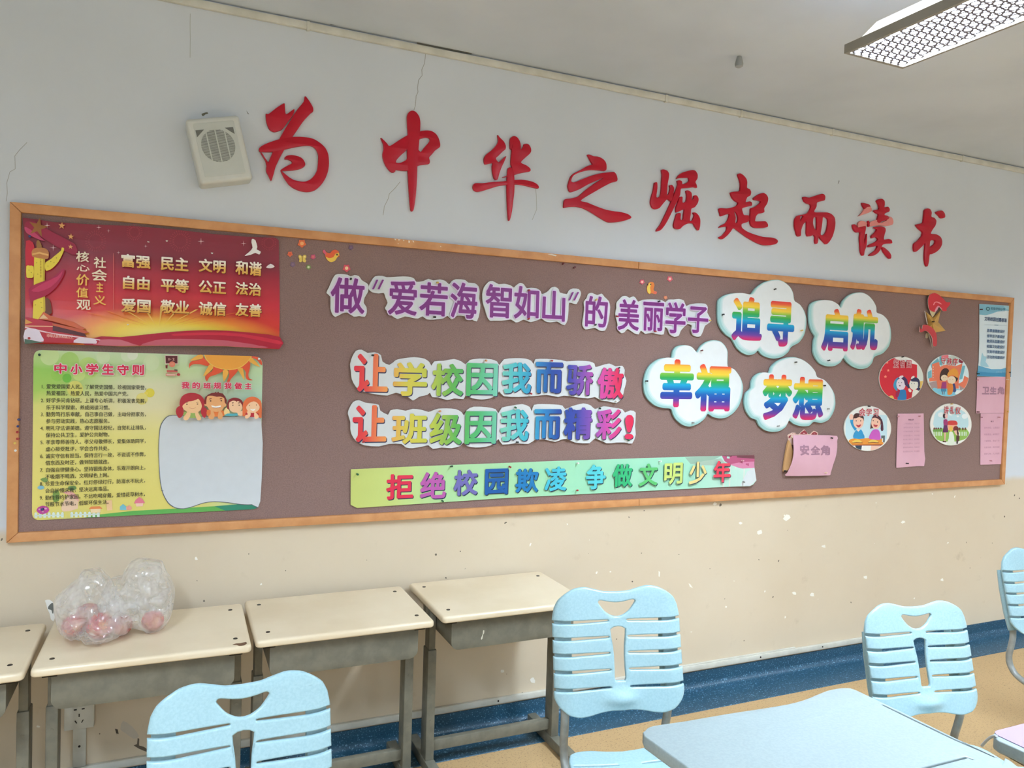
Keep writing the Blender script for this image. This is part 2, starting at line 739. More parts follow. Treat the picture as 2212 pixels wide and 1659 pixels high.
# unseen windows added behind the camera as frontal fill for the board
FILL_WINS = [(-1.6, 0.9), (1.3, 3.8), (4.2, 6.4)]
WZ0, WZ1 = 0.95, 2.5
bm = bmesh.new()
box(bm, (ROOM_X0, ROOM_Y - .12, 0), (ROOM_X1, ROOM_Y, WZ0))
box(bm, (ROOM_X0, ROOM_Y - .12, WZ1), (ROOM_X1, ROOM_Y, CEIL))
xs_ = [ROOM_X0] + [v for w in FILL_WINS for v in w] + [ROOM_X1]
for k in range(0, len(xs_), 2):
    box(bm, (xs_[k], ROOM_Y - .12, WZ0), (xs_[k + 1], ROOM_Y, WZ1))
struct('wall_front', bm, M_SIDE)
for k, (x0, x1) in enumerate(FILL_WINS):
    bm = bmesh.new()
    for a, b in (((x0, WZ0), (x0 + .05, WZ1)), ((x1 - .05, WZ0), (x1, WZ1)), ((x0, WZ0), (x1, WZ0 + .05)), ((x0, WZ1 - .05), (x1, WZ1)), (((x0 + x1) / 2 - .03, WZ0), ((x0 + x1) / 2 + .03, WZ1))):
        box(bm, (a[0], ROOM_Y - .08, a[1]), (b[0], ROOM_Y - .02, b[1]))
    struct('fill_window_%d' % (k + 1), bm, mat((225, 228, 228), .4, .4))
    dl = bpy.data.lights.new('fill_light', 'AREA')  # soft area fill added to even out the board wall
    dl.shape = 'RECTANGLE'
    dl.size, dl.size_y = x1 - x0 - .1, WZ1 - WZ0 - .1
    dl.energy = FILL_W
    dl.color = (0.86, 0.94, 1.0)
    lo = bpy.data.objects.new('fill_light', dl)
    lo.location = ((x0 + x1) / 2, ROOM_Y - .09, (WZ0 + WZ1) / 2)
    lo.rotation_euler = (math.radians(90), 0, 0)
    COL.objects.link(lo)

# coved blue vinyl: up the wall, round the cove and out on the floor
prof = [(-0.0005, 0.088), (-0.006, 0.088), (-0.007, 0.045)]
for k in range(9):
    a = math.pi / 2 * k / 8
    prof.append((-0.007 - 0.036 * (1 - math.cos(a)), 0.040 - 0.036 * math.sin(a)))
prof += [(-0.208, 0.0032), (-0.210, 0.0005), (-0.0005, 0.0005)]
bm = bmesh.new()
ra = [bm.verts.new((ROOM_X0, y, z)) for y, z in prof]
rb_ = [bm.verts.new((ROOM_X1, y, z)) for y, z in prof]
n = len(prof)
for i in range(n):
    bm.faces.new((ra[i], ra[(i + 1) % n], rb_[(i + 1) % n], rb_[i]))
bm.faces.new(ra[::-1])
bm.faces.new(rb_)
bmesh.ops.recalc_face_normals(bm, faces=bm.faces)
o = link_bm('baseboard_back', bm, M_BLUE, None, 50)
tag(o, 'speckled blue vinyl coved up the foot of the wall', None, None, 'structure')


# cracks, stains and peeled paint belong to the wall
def ribbon(name, pts, w, m, off=0.0004, parent=wall):
    a = Art(cID, off)
    a.line(pts, w, m)
    return a.build(name, parent, (0, 0, 0))


M_CRACK = mat((150, 152, 147), 0.9, 0.1)
ribbon('crack', [(920, 111), (917, 137), (911, 151), (912, 163), (904, 173), (902, 190), (903, 199), (899, 207), (897, 229), (894, 238)], 1.1, M_CRACK)
ribbon('crack', cL([(220, 1160), (160, 1220), (120, 1270), (125, 1375), (80, 1400), (70, 1440), (55, 1490), (60, 1570), (50, 1640)]), 1.0, M_CRACK)
ribbon('crack', cA([(1785, 785), (1745, 835), (1700, 880), (1690, 920), (1660, 980), (1650, 1050)]), 1.2, mat((160, 162, 156), 0.9, 0.1))
ribbon('crack', cL([(1550, 110), (1548, 210), (1550, 320), (1548, 470)]), 1.0, mat((165, 170, 166), 0.9, 0.1))
ribbon('crack', cB([(700, 585), (706, 660), (708, 760), (670, 850)]), 1.0, mat((165, 170, 166), 0.9, 0.1))
a = Art(cC, 0.0006)
a.poly([(1156, 190), (1158, 205), (1150, 222), (1143, 230), (1150, 212)], (60, 66, 62))
a.build('scratch', wall, (0, 0, 0))
a = Art(cA, 0.0006)
a.poly([(203, 245), (225, 235), (248, 230), (258, 240), (235, 248), (215, 262)], (108, 106, 90), 2)
a.poly([(560, 215), (575, 235), (585, 248), (572, 243)], (110, 112, 104))
a.build('stain', wall, (0, 0, 0))
a = Art(cV, 0.0006)
a.poly([(337, 405), (370, 400), (400, 425), (395, 470), (412, 520), (400, 560), (380, 545), (372, 505), (355, 470), (345, 430)], (238, 236, 230), 2)
a.poly([(398, 425), (380, 430), (362, 450), (360, 470), (385, 478), (390, 500), (400, 500)], (105, 108, 104), 2)
a.build('paint_flake', wall, (0, 0, 0))
a = Art(cV, 0.0006)
a.poly([(860, 1365), (880, 1370), (888, 1405), (870, 1400)], (70, 62, 54))
a.poly([(1000, 1490), (1025, 1480), (1030, 1435), (1042, 1440), (1040, 1490), (1075, 1500), (1120, 1530), (1120, 1545), (1075, 1530), (1040, 1515)], (96, 86, 74))
a.poly([(920, 1305), (990, 1350), (1040, 1420), (1000, 1440), (940, 1400), (900, 1370)], (196, 186, 170), 2)
a.build('paint_flake', wall, (0, 0, 0))
for pts in ([(1030, 50), (1042, 60), (1040, 98), (1030, 95)], [(1275, 150), (1290, 160), (1310, 190), (1285, 180)], [(1285, 548), (1305, 545), (1300, 552)], [(1575, 335), (1588, 338), (1585, 352), (1575, 350)]):
    a = Art(Crop(1150, 1220, 550 / 2078), 0.0006)
    a.poly(pts, (238, 233, 222))
    a.build('paint_chip', wall, (0, 0, 0))
for x, y, r in ((1640, 1150, 9), (1780, 1180, 5), (1716, 1282, 6), (1600, 1130, 4), (1755, 1285, 6), (2035, 1252, 5), (1870, 1247, 5), (1950, 1128, 5), (1545, 1088, 5), (1085, 1450, 7), (1150, 1470, 8), (1700, 1118, 9)):
    a = Art(cID, 0.0006)
    a.poly([(x + r * random.uniform(.5, 1.2) * math.cos(t), y + r * random.uniform(.4, .9) * math.sin(t)) for t in [k * .9 for k in range(7)]], (240, 236, 226))
    a.build('paint_chip', wall, (0, 0, 0))
# little plastic cap left hanging under the ceiling
p = onz(1597, 122, CEIL)
t = thing('plastic_pendant', 'small grey plastic pendant hanging from the ceiling left of the lamp', 'pendant', p)
bm = bmesh.new()
tube(bm, [(p.x, p.y, CEIL - .0005), (p.x, p.y, CEIL - .010), (p.x, p.y, CEIL - .030), (p.x, p.y, CEIL - .040), (p.x, p.y, CEIL - .044)], [.009, .012, .017, .016, .009], 18)
link_bm('pendant_body', bm, mat((150, 154, 152), 0.5, 0.4), t, 50, p)

# ------------------------------------------------------------------ trunking and socket
def bar(name, x0, x1, y0, z0, z1, m, parent=None, r=0.002):
    bm = bmesh.new()
    rbox(bm, (x0, y0, z0), (x1, 0.0, z1), r)
    return link_bm(name, bm, m, parent, 40)


t = thing('cable_trunking', 'cream plastic cable trunking running along the top of the wall under the ceiling', 'trunking', (2.0, 0, 2.83))
def tpart(name, a, b, m):
    bm = bmesh.new()
    rbox(bm, a, b, 0.002)
    return link_bm(name, bm, m, t, 40, t.location)
tpart('cover', (ROOM_X0 + .01, -0.016, 2.815), (ROOM_X1 - .01, -0.0005, 2.842), M_TRUNK)
for px in (666, 1440, 1602, 1800, 2080):
    x = onwall(px, 60 + (px - 666) * 0.205, 0.016).x
    tpart('clip', (x - .006, -0.019, 2.811), (x + .006, -0.0005, 2.8445), M_TRUNK)
a = Art(cT, 0.0165)
a.poly([(1025, 150), (1178, 172), (1180, 183), (1025, 162)], (46, 44, 40))
a.build('gap', t, t.location)
a = Art(cT, 0.0165)
a.poly([(1600, 282), (1965, 352), (1960, 360), (1600, 292)], (84, 82, 74))
a.build('gap', t, t.location)

t = thing('cable_trunking', 'white plastic cable trunking along the foot of the wall above the blue vinyl', 'trunking', (2.0, 0, 0.11))
x1 = onwall(1880, 1385, 0.015).x
tpart('cover', (-1.2, -0.016, 0.0985), (x1, -0.0005, 0.124), M_TRUNK)
x2 = onwall(1720, 1398, 0.015).x
tpart('strip', (onwall(1400, 1440, .015).x, -0.010, 0.124), (x2, -0.0005, 0.131), M_TRUNK)
for px, py in ((913, 1567), (1076, 1521), (1643, 1417), (1777, 1391)):
    q = onwall(px, py, 0.016)
    bm = bmesh.new()
    bmesh.ops.create_cone(bm, cap_ends=True, segments=10, radius1=.004, radius2=.004, depth=.002, matrix=Matrix.Translation((q.x, -.017, .112)) @ Matrix.Rotation(math.pi / 2, 4, 'X'))
    link_bm('screw', bm, M_BOLT, t, None, t.location)

p0, p1 = onwall(139, 1528, .03), onwall(203, 1567, .03)
t = thing('wall_socket', 'cream wall socket with plug holes under the desk with the peaches', 'socket', ((p0.x + p1.x) / 2, 0, (p0.z + p1.z) / 2))
zt, zb = t.location.z + .043, t.location.z - .043
face = tpart('faceplate', (p0.x, -0.034, zb), (p1.x, -0.0005, zt), M_TRUNK)
xm = onwall(171, 1550, .034).x
for dx, dz, w, h, ang in ((-.012, .027, .009, .004, 0), (.012, .027, .009, .004, 0), (0, .006, .003, .011, 0), (-.010, -.016, .003, .011, -.5), (.010, -.016, .003, .011, .5)):
    bm = bmesh.new()
    box(bm, (-w / 2, -.0008, -h / 2), (w / 2, .0008, h / 2))
    bmesh.ops.transform(bm, matrix=Matrix.Translation((xm + dx, -.0346, t.location.z + dz)) @ Matrix.Rotation(ang, 4, 'Y'), verts=bm.verts)
    link_bm('plug_hole', bm, M_BOLT, face, None, t.location)
t = thing('cable_trunking', 'upright plastic cable trunking running down the wall from the socket', 'trunking', (xm, 0, 0.3))
tpart('cover', (xm - .02, -0.016, 0.126), (xm + .02, -0.0005, zb - .001), M_TRUNK)
for z in (.20, .37):
    bm = bmesh.new()
    bmesh.ops.create_cone(bm, cap_ends=True, segments=10, radius1=.004, radius2=.004, depth=.002, matrix=Matrix.Translation((xm, -.017, z)) @ Matrix.Rotation(math.pi / 2, 4, 'X'))
    link_bm('screw', bm, M_BOLT, t, None, t.location)

# ------------------------------------------------------------------ ceiling lamps
M_GLOW = glow('lit_tube', (1.0, 1.0, 1.0), 9.0)
M_HOUSE = glow('lit_housing', (0.95, 1.0, 1.0), 0.9)
M_LOUV = mat((112, 110, 122), 0.4, 0.4)
M_LFRAME = mat((146, 142, 134), 0.5, 0.4)
LW, LL = 0.262, 1.24


def lamp_parts(t):
    # local: long axis along y from 0 (wall end) to -LL, z = 0 at the underside
    bm = bmesh.new()
    w, h, s = LW / 2, 0.028, 0.012
    for a, b in (((-w, -LL, 0), (-w + s, 0, h)), ((w - s, -LL, 0), (w, 0, h)), ((-w + s, -s, 0), (w - s, 0, h)), ((-w + s, -LL, 0), (w - s, -LL + s, h))):
        box(bm, a, b)
    fr = link_bm('frame', bm, M_LFRAME, t)
    bm = bmesh.new()
    wi, wo, y0, y1 = w - .045, w - .018, -.03, -LL + .03
    lo = [bm.verts.new(p) for p in ((-wo, y0, h), (wo, y0, h), (wo, y1, h), (-wo, y1, h))]
    hi = [bm.verts.new(p) for p in ((-wi, y0 - .05, h + .05), (wi, y0 - .05, h + .05), (wi, y1 + .05, h + .05), (-wi, y1 + .05, h + .05))]
    for k in range(4):
        bm.faces.new((lo[k], hi[k], hi[(k + 1) % 4], lo[(k + 1) % 4]))
    bm.faces.new(hi[::-1])
    bmesh.ops.recalc_face_normals(bm, faces=bm.faces)
    link_bm('housing', bm, M_HOUSE, t)
    # honeycomb louver of round holes
    bm = bmesh.new()
    pitch = 0.033
    r, R = 0.0101, pitch / math.sqrt(3)
    n = 12
    row = 0
    y = -s - pitch / 2
    while y > -LL + s + pitch / 2:
        x = -w + s + pitch / 2 + (pitch / 2 if row % 2 else 0)
        while x < w - s - pitch / 2 + 1e-4:
            i0, i1, o0 = [], [], []
            for k in range(n):
                a = 2 * math.pi * (k + .5) / n
                ap = (a % (math.pi / 3)) - math.pi / 6
                ro = (pitch / 2) / math.cos(ap)
                # hexagon with flats towards +x / -x
                aa = a + math.pi / 6
                i0.append(bm.verts.new((x + r * math.cos(aa), y + r * math.sin(aa), .002)))
                i1.append(bm.verts.new((x + r * .97 * math.cos(aa), y + r * .97 * math.sin(aa), .009)))
                ap = ((aa + math.pi / 6) % (math.pi / 3)) - math.pi / 6
                ro = (pitch / 2) / math.cos(ap)
                o0.append(bm.verts.new((x + ro * math.cos(aa), y + ro * math.sin(aa), .002)))
            for k in range(n):
                m_ = (k + 1) % n
                bm.faces.new((i0[k], i0[m_], o0[m_], o0[k]))
                bm.faces.new((i0[m_], i0[k], i1[k], i1[m_]))
            x += pitch
        y -= pitch * math.sqrt(3) / 2
        row += 1
    link_bm('louver', bm, M_LOUV, fr)
    for dx in (-.06, .06):
        bm = bmesh.new()
        tube(bm, [(dx, -.03, .034), (dx, -LL + .03, .034)], .013, 10)
        link_bm('lamp_tube', bm, M_GLOW, t, 60)
    for y in (-.21, -LL + .21):
        bm = bmesh.new()
        tube(bm, [(0, y, .078), (0, y, CEIL - t.location.z)], .004, 8)
        link_bm('suspension_rod', bm, mat((205, 205, 200), 0.4, 0.4), t, 60)
    ld = bpy.data.lights.new('lamp_light', 'AREA')
    ld.shape = 'RECTANGLE'
    ld.size, ld.size_y = LW - .03, LL - .04
    ld.energy = LAMP_W
    ld.color = (0.72, 0.865, 1.0)
    lo = bpy.data.objects.new('lamp_light', ld)
    lo.location = (0, -LL / 2, .013)
    lo.parent = t
    COL.objects.link(lo)


LAMP_Z = 2.591
lamp = thing('ceiling_lamp', 'suspended fluorescent ceiling lamp with honeycomb louver, lit, top right of the view', 'lamp', (2.05, -1.19, LAMP_Z), 0, 'classroom ceiling lamps')
lamp_parts(lamp)
LAMPS = ((-0.80, -2.05, 'suspended fluorescent lamp over the left of the room, above the frame of the photo'),
         (4.95, -1.7, 'unseen fluorescent lamp added beyond the right edge, by the notice board wall'),
         (2.05, -4.9, 'unseen fluorescent lamp added behind the camera, middle row'),
         (4.95, -5.2, 'unseen fluorescent lamp added behind the camera, right row'),
         (-0.85, -4.6, 'unseen fluorescent lamp added behind the camera, left row'))
for x, y, lb in LAMPS:  # lamps beyond the right edge and behind the camera are added for their light
    c = lamp.copy()
    COL.objects.link(c)
    c.location = (x, y, LAMP_Z)
    c['label'] = lb
    for ch in list(lamp.children):
        d = ch.copy()
        COL.objects.link(d)
        d.parent = c
        for g in ch.children:
            e = g.copy()
            COL.objects.link(e)
            e.parent = d


# ================================================================== FURNITURE
def make_cream_desk():
    t = thing('school_desk', '', 'desk', (0, 0, 0), 0, 'cream desks pushed up against the wall')
    W, D, H, TH = 0.30, 0.22, 0.668, 0.024
    bm = bmesh.new()
    plate(bm, [rrect(-W, -D, W, D, .018)], TH, .010, 4, .006, fn=lambda u, v, w: (u, v, H - TH + w))
    top = link_bm('desktop', bm, M_CREAM, t, 50)
    for sx in (-1, 1):
        for y in (-.145, .15):
            bm = bmesh.new()
            bmesh.ops.create_cone(bm, cap_ends=True, segments=14, radius1=.0075, radius2=.0065, depth=.0016,
                                  matrix=Matrix.Translation((sx * (W - .045), y, H + .0006)))
            link_bm('bolt', bm, M_BOLT, top)
    # book tray: front plate with rounded lower corners, floor, sides
    bm = bmesh.new()
    z0, z1, x = .528, .640, .252
    outl = [(-x, z1)] + [(-x + .03 - .03 * math.cos(a), z0 + .03 - .03 * math.sin(a)) for a in [math.pi / 2 * k / 6 for k in range(7)]]
    outl += [(x - .03 + .03 * math.sin(a), z0 + .03 - .03 * math.cos(a)) for a in [math.pi / 2 * k / 6 for k in range(7)]] + [(x, z1)]
    plate(bm, [outl], .003, .001, 2, fn=lambda u, v, w: (u, -.178 - w, v))
    inner = [(p[0], p[1]) for p in outl]
    fr = [bm.verts.new((p[0], -.178, p[1])) for p in inner]
    bk = [bm.verts.new((p[0], .16, p[1])) for p in inner]
    for k in range(len(inner) - 1):
        bm.faces.new((fr[k], bk[k], bk[k + 1], fr[k + 1]))
    link_bm('book_tray', bm, M_DESKM, t, 40)
    for sx in (-1, 1):
        bm = bmesh.new()
        rbox(bm, (sx * .270 - .013, -.018, .40), (sx * .270 + .013, .034, H - TH + .001), .003)
        link_bm('upper_leg', bm, M_DESKM, t, 40)
        bm = bmesh.new()
        rbox(bm, (sx * .270 - .017, -.024, .045), (sx * .270 + .017, .040, .475), .004)
        for z in (.20, .30, .40):
            bmesh.ops.create_cone(bm, cap_ends=True, segments=10, radius1=.005, radius2=.005, depth=.002,
                                  matrix=Matrix.Translation((sx * .270, -.0245, z)) @ Matrix.Rotation(math.pi / 2, 4, 'X'))
        link_bm('lower_leg', bm, M_DESKM, t, 40)
        bm = bmesh.new()
        rbox(bm, (sx * .270 - .02, -.21, .004), (sx * .270 + .02, .20, .046), .004)
        link_bm('foot', bm, M_DESKM, t, 40)
        bm = bmesh.new()
        rbox(bm, (sx * .255 - .02, -.19, H - TH - .014), (sx * .255 + .02, .17, H - TH + .001), .002)
        link_bm('top_bracket', bm, M_BOLT, t, 40)
    bm = bmesh.new()
    rbox(bm, (-.256, -.004, .07), (.256, .022, .112), .003)
    link_bm('cross_bar', bm, M_DESKM, t, 40)
    return t


def copy_thing(src, loc, rz, label):
    c = src.copy()
    COL.objects.link(c)
    c.location = loc
    c.rotation_euler = (0, 0, rz)
    c['label'] = label
    for ch in list(src.children):
        d = ch.copy()
        COL.objects.link(d)
        d.parent = c
        for g in ch.children:
            e = g.copy()
            COL.objects.link(e)
            e.parent = d
    return c


desk = make_cream_desk()
DESKS = (((-0.057, -0.286, 0), -0.012, 'cream school desk carrying the bag of peaches, chipped at its front right corner'),
         ((-0.672, -0.296, 0), 0.0, 'cream school desk cut off by the left edge of the photo'),
         ((0.555, -0.262, 0), 0.0, 'cream school desk between the peach desk and the desk behind the chair, bare top'),
         ((1.192, -0.240, 0), 0.0, 'cream school desk partly hidden behind the middle blue chair, white mark on its tray'))
for i, (l, rz, lb) in enumerate(DESKS):
    if i == 0:
        desk.location, desk.rotation_euler = l, (0, 0, rz)
        desk['label'] = lb
        first_desk = desk
    else:
        d = copy_thing(desk, l, rz, lb)
        if i == 3:
            bm = bmesh.new()
            plate(bm, [catmull([(0, 0), (.004, .003), (.007, .018), (.010, .022), (.011, .033), (.006, .033), (.005, .020), (-.001, .006)], 3)], .0006, fn=lambda u, v, w: (u - .135, -.1812 - w, v + .555))
            link_bm('paint_mark', bm, mat((214, 212, 196), 0.6), [c for c in d.children if c.name.startswith('book_tray')][0])
# the chip in the peach desk's corner shows the darker core
bm = bmesh.new()
plate(bm, [catmull([(.244, -.196), (.255, -.190), (.268, -.192), (.284, -.186), (.286, -.200), (.276, -.213), (.262, -.212), (.256, -.202)], 2)], .0007, fn=lambda u, v, w: (u, v, .668 + w))
link_bm('chip', bm, mat((112, 84, 64), 0.8, 0.2), [c for c in first_desk.children if c.name.startswith('desktop')][0])


def make_chair():
    t = thing('school_chair', '', 'chair', (0, 0, 0), 0, 'light blue plastic school chairs')
    K, KV, V0 = 0.00038, 0.00036, 1172
    half = [(0, 213), (100, 208), (170, 190), (240, 173), (290, 171), (360, 184), (430, 222), (480, 268), (510, 330)]
    half = catmull(half, 3, False)
    half.append((523, 400))
    for yc in (440, 570, 695, 825, 960):
        half += [(526, yc - 13), (300, yc - 9), (90, yc - 7), (78, yc - 5), (74, yc), (78, yc + 6), (90, yc + 8), (200, yc + 13), (360, yc + 16), (526, yc + 12)]
    half += catmull([(530, 990), (526, 1030), (505, 1075), (468, 1115), (418, 1150), (340, 1172), (260, 1167), (170, 1148), (80, 1138), (0, 1140)], 3, False)
    full = half + [(-x, y) for x, y in half[::-1][1:-1]]
    hole = catmull([(-150, 300), (-148, 283), (-130, 277), (-60, 292), (0, 298), (60, 292), (130, 277), (148, 283), (150, 300), (100, 366), (45, 402), (0, 411), (-45, 402), (-100, 366)], 3)
    kr = [(58, 515), (36, 496), (0, 489)]
    key = [(62, 510), (58, 560), (47, 640), (42, 720), (42, 800), (45, 895), (36, 914), (-36, 914), (-45, 895), (-42, 800), (-42, 720), (-47, 640), (-58, 560), (-62, 510), (-35, 494), (0, 489), (35, 494)]
    tr = lambda l: [(x * K, (V0 - y) * KV) for x, y in l]
    ln = math.radians(15)

    def fn(u, v, w):
        a = abs(u)
        e = max(0.0, a - .150) / .05
        q = -.010 * (u / .2) ** 2 + .016 * e * e
        g = math.exp(-((u / .042) ** 2)) * math.exp(-((v - .045) / .021) ** 2)
        q -= .015 * g
        top = max(0.0, (v - .33) / .045)
        q += .006 * top * top
        return (u, q - w + v * math.sin(ln), .532 + v * math.cos(ln))
    bm = bmesh.new()
    plate(bm, [tr(full), tr(hole), tr(key)], .012, .004, 3, .004, grid=(.018, .018), fn=fn)
    back = link_bm('backrest', bm, M_CHAIR, t, 45)
    for s in (-1, 1):
        bm = bmesh.new()
        rail = [(s * 372, 415), (s * 505, 415), (s * 508, 1010), (s * 380, 1010)]
        plate(bm, [tr(rail)], .008, .002, 2, .002, grid=(.02, .02), fn=lambda u, v, w: fn(u, v, w - .011))
        link_bm('side_rail', bm, M_CHAIR, back, 45)
        bm = bmesh.new()
        sl = [(s * .163, .035 + .30 * math.sin(ln), .508 + .27), (s * .163, .038 + .20 * math.sin(ln), .508 + .20), (s * .162, .036 + .1 * math.sin(ln), .508 + .10), (s * .161, .036, .540)]
        tube(bm, sl, [.010, .017, .018, .018], 14)
        link_bm('back_sleeve', bm, M_CHAIR, back, 50)
        bm = bmesh.new()
        path = [(s * .161, .038, .56), (s * .160, .035, .51), (s * .158, .044, .462), (s * .156, .052, .424), (s * .155, .046, .388), (s * .155, .018, .356), (s * .155, -.04, .338), (s * .155, -.16, .333), (s * .155, -.34, .333)]
        tube(bm, catmull(path, 4, False), .0125, 14)
        link_bm('back_tube', bm, M_STEEL, t, 50)
        bm = bmesh.new()
        rbox(bm, (s * .155 - .02, -.215, .03), (s * .155 + .02, -.155, .329), .006)
        link_bm('leg', bm, M_STEEL, t, 40)
        bm = bmesh.new()
        rbox(bm, (s * .155 - .022, -.37, .003), (s * .155 + .022, .05, .036), .006)
        link_bm('foot', bm, M_STEEL, t, 40)
    bm = bmesh.new()
    rbox(bm, (-.137, -.20, .10), (.137, -.17, .13), .004)
    link_bm('cross_bar', bm, M_STEEL, t, 40)
    hs = catmull([(0, -.032), (.05, -.027), (.09, -.020), (.13, -.024), (.160, -.042), (.174, -.08)], 3, False) + catmull([(.185, -.2), (.185, -.33), (.170, -.372), (.12, -.388), (0, -.393)], 3, False)
    sf = hs + [(-x, y) for x, y in hs[::-1][1:-1]]
    holes = []
    for y in (-.10, -.16, -.225, -.29):
        for s in (-1, 1):
            holes.append([(s * .035, y - .002), (s * .165, y - .003), (s * .165, y + .003), (s * .035, y + .002)])

    def fs(u, v, w):
        return (u, v + .014, .416 + w - .010 * math.exp(-((v + .22) / .1) ** 2) + .010 * (u / .2) ** 2 - .012 * max(0, (-v - .33) / .06) ** 2)
    bm = bmesh.new()
    plate(bm, [sf] + holes, .014, .005, 3, .004, grid=(.03, .03), fn=fs)
    for s in (-1, 1):
        box(bm, (s * .155 - .02, -.36, .344), (s * .155 + .02, -.10, .411))
    link_bm('seat', bm, M_CHAIR, t, 45)
    return t


chair = make_chair()
CHAIRS = ((0.155, -1.211, .018, .972, 'light blue slatted chair in the bottom left foreground, in front of the cream desks'),
          (1.26, -1.009, -.215, 1.025, 'light blue slatted chair in the middle, seat visible, behind the pale blue table'),
          (2.204, -1.308, -.19, .964, 'light blue slatted chair right of the pale blue table, two thirds in view'),
          (3.385, -0.965, -.14, .98, 'light blue slatted chair cut off by the right edge of the photo'))
TOPY = 0.360 * math.sin(math.radians(15)) - 0.01
for i, (x, y, rz, sc, lb) in enumerate(CHAIRS):
    # the place given is that of the top edge; the seat swings below it (the chairs differ a little in size)
    loc = (x + TOPY * sc * math.sin(rz), y - TOPY * sc * math.cos(rz), 0)
    if i == 0:
        c = chair
        c.location, c.rotation_euler = loc, (0, 0, rz)
        c['label'] = lb
    else:
        c = copy_thing(chair, loc, rz, lb)
    c.scale = (sc, sc, sc)

# ------------------------------------------------------------------ pale blue tables
TZ = 0.771


def table_outline():
    far = [(1392, 1590), (1394, 1577), (1402, 1570), (1425, 1565), (1481, 1557), (1573, 1541), (1640, 1531), (1700, 1521), (1735, 1512), (1760, 1502), (1785, 1492), (1808, 1487), (1830, 1485.5), (1846, 1489), (1870, 1500), (1960, 1543), (2060, 1592), (2135, 1627), (2160, 1640), (2166, 1652)]
    P = [onz(x, y, TZ) for x, y in far]
    return [(p.x, p.y) for p in P]


def make_table():
    raw = table_outline()
    # depth closed off with the near edge the photo crops away
    x0, x1 = 0.975, 1.648
    yn = -2.02
    loop = raw + [(x1 - .002, yn + .05), (x1 - .012, yn + .018), (x1 - .04, yn), (x0 + .04, yn), (x0 + .012, yn + .012), (x0, yn + .04), (x0 - .002, -1.75)]
    cx, cy = (x0 + x1) / 2, -1.80
    t = thing('school_table', '', 'table', (cx, cy, 0), 0, 'pale blue school tables')
    loop = [(x - cx, y - cy) for x, y in loop]
    def slot(line, w):
        L, Q = [], []
        for i, p in enumerate(line):
            d = Vector(line[min(i + 1, len(line) - 1)]) - Vector(line[max(i - 1, 0)])
            d = d.to_2d().normalized()
            L.append((p.x - cx - d.y * w, p.y - cy + d.x * w))
            Q.append((p.x - cx + d.y * w, p.y - cy - d.x * w))
        return L + Q[::-1]
    g1 = [onz(x, y, TZ) for x, y in ((1905, 1521), (1960, 1548), (2060, 1596), (2148, 1634))]
    g2 = [onz(x, y, TZ) for x, y in ((1960, 1668), (2030, 1650), (2088, 1635), (2102, 1640))]
    groove = [slot(g1, .0028), slot(g2, .003)]
    bm = bmesh.new()
    loop = catmull(loop, 2)
    plate(bm, [loop] + groove, .012, .003, 3, fn=lambda u, v, w: (u, v, TZ - .012 + w))
    plate(bm, [loop], .018, 0, 2, .006, fn=lambda u, v, w: (u, v, TZ - .030 + w))
    link_bm('tabletop', bm, M_TABLE, t, 50)
    bm = bmesh.new()
    rbox(bm, (-.27, -.19, .62), (.27, .14, .742), .012)
    link_bm('book_tray', bm, noise_mat('teal_tray', (96, 140, 150), (108, 152, 162), 20, .5), t, 40)
    for s in (-1, 1):
        bm = bmesh.new()
        rbox(bm, (s * .29 - .018, -.06, .035), (s * .29 + .018, .02, .742), .006)
        link_bm('leg', bm, M_STEEL, t, 40)
        bm = bmesh.new()
        rbox(bm, (s * .29 - .022, -.22, .003), (s * .29 + .022, .18, .038), .006)
        link_bm('foot', bm, M_STEEL, t, 40)
    bm = bmesh.new()
    rbox(bm, (-.27, -.035, .12), (.27, -.005, .16), .004)
    link_bm('cross_bar', bm, M_STEEL, t, 40)
    return t


table = make_table()
table['label'] = 'pale blue plastic school table in the foreground, lower right, with pencil grooves'
tb = copy_thing(table, (table.location.x + .745, table.location.y - .30, 0), 0, 'pale blue school table at the lower right corner, under a lavender sheet')

# lavender sheet lying on the second table, one corner curling up off its edge
bx, by = tb.location.x, tb.location.y
t = thing('plastic_sheet', 'lavender plastic sheet lying on the table at the lower right corner', 'sheet', (bx, by, TZ))
bm = bmesh.new()
plate(bm, [rrect(-.330, -.20, .33, .215, .02)], .0015, fn=lambda u, v, w: (bx + u, by + v, TZ + .0006 + w))
link_bm('sheet', bm, mat((152, 134, 160), 0.4, 0.4), t, 40, t.location)

bm = bmesh.new()
tube(bm, catmull([tuple(onz(x, y, TZ - d)) for x, y, d in ((2153, 1590, -.004), (2146, 1590, .002), (2138, 1594, .016), (2130, 1601, .036), (2121, 1611, .06))], 4, False), .0032, 8)
o = link_bm('cord', bm, mat((176, 180, 182), .4, .4), None, 60)
tag(o, 'short pale cord curving down off the corner of the lower right table', 'cord')


# ================================================================== NOTICE BOARD
FO = 0.026          # frame front
BO = 0.012          # felt face
A_, B_, C_, D_ = onwall(22, 432, FO), onwall(2191, 645, FO), onwall(12, 1180, FO), onwall(2172, 1043, FO)
X0, X1 = (A_.x + C_.x) / 2, (B_.x + D_.x) / 2
Z0, Z1 = (C_.z + D_.z) / 2, (A_.z + B_.z) / 2
board = thing('notice_board', 'long brown felt notice board in a tan frame across the wall', 'notice board', ((X0 + X1) / 2, 0, (Z0 + Z1) / 2))
FW = 0.032
bm = bmesh.new()
box(bm, (X0 + .01, -BO, Z0 + .01), (X1 - .01, -.0005, Z1 - .01))
link_bm('felt_panel', bm, M_FELT, board, None, board.location)


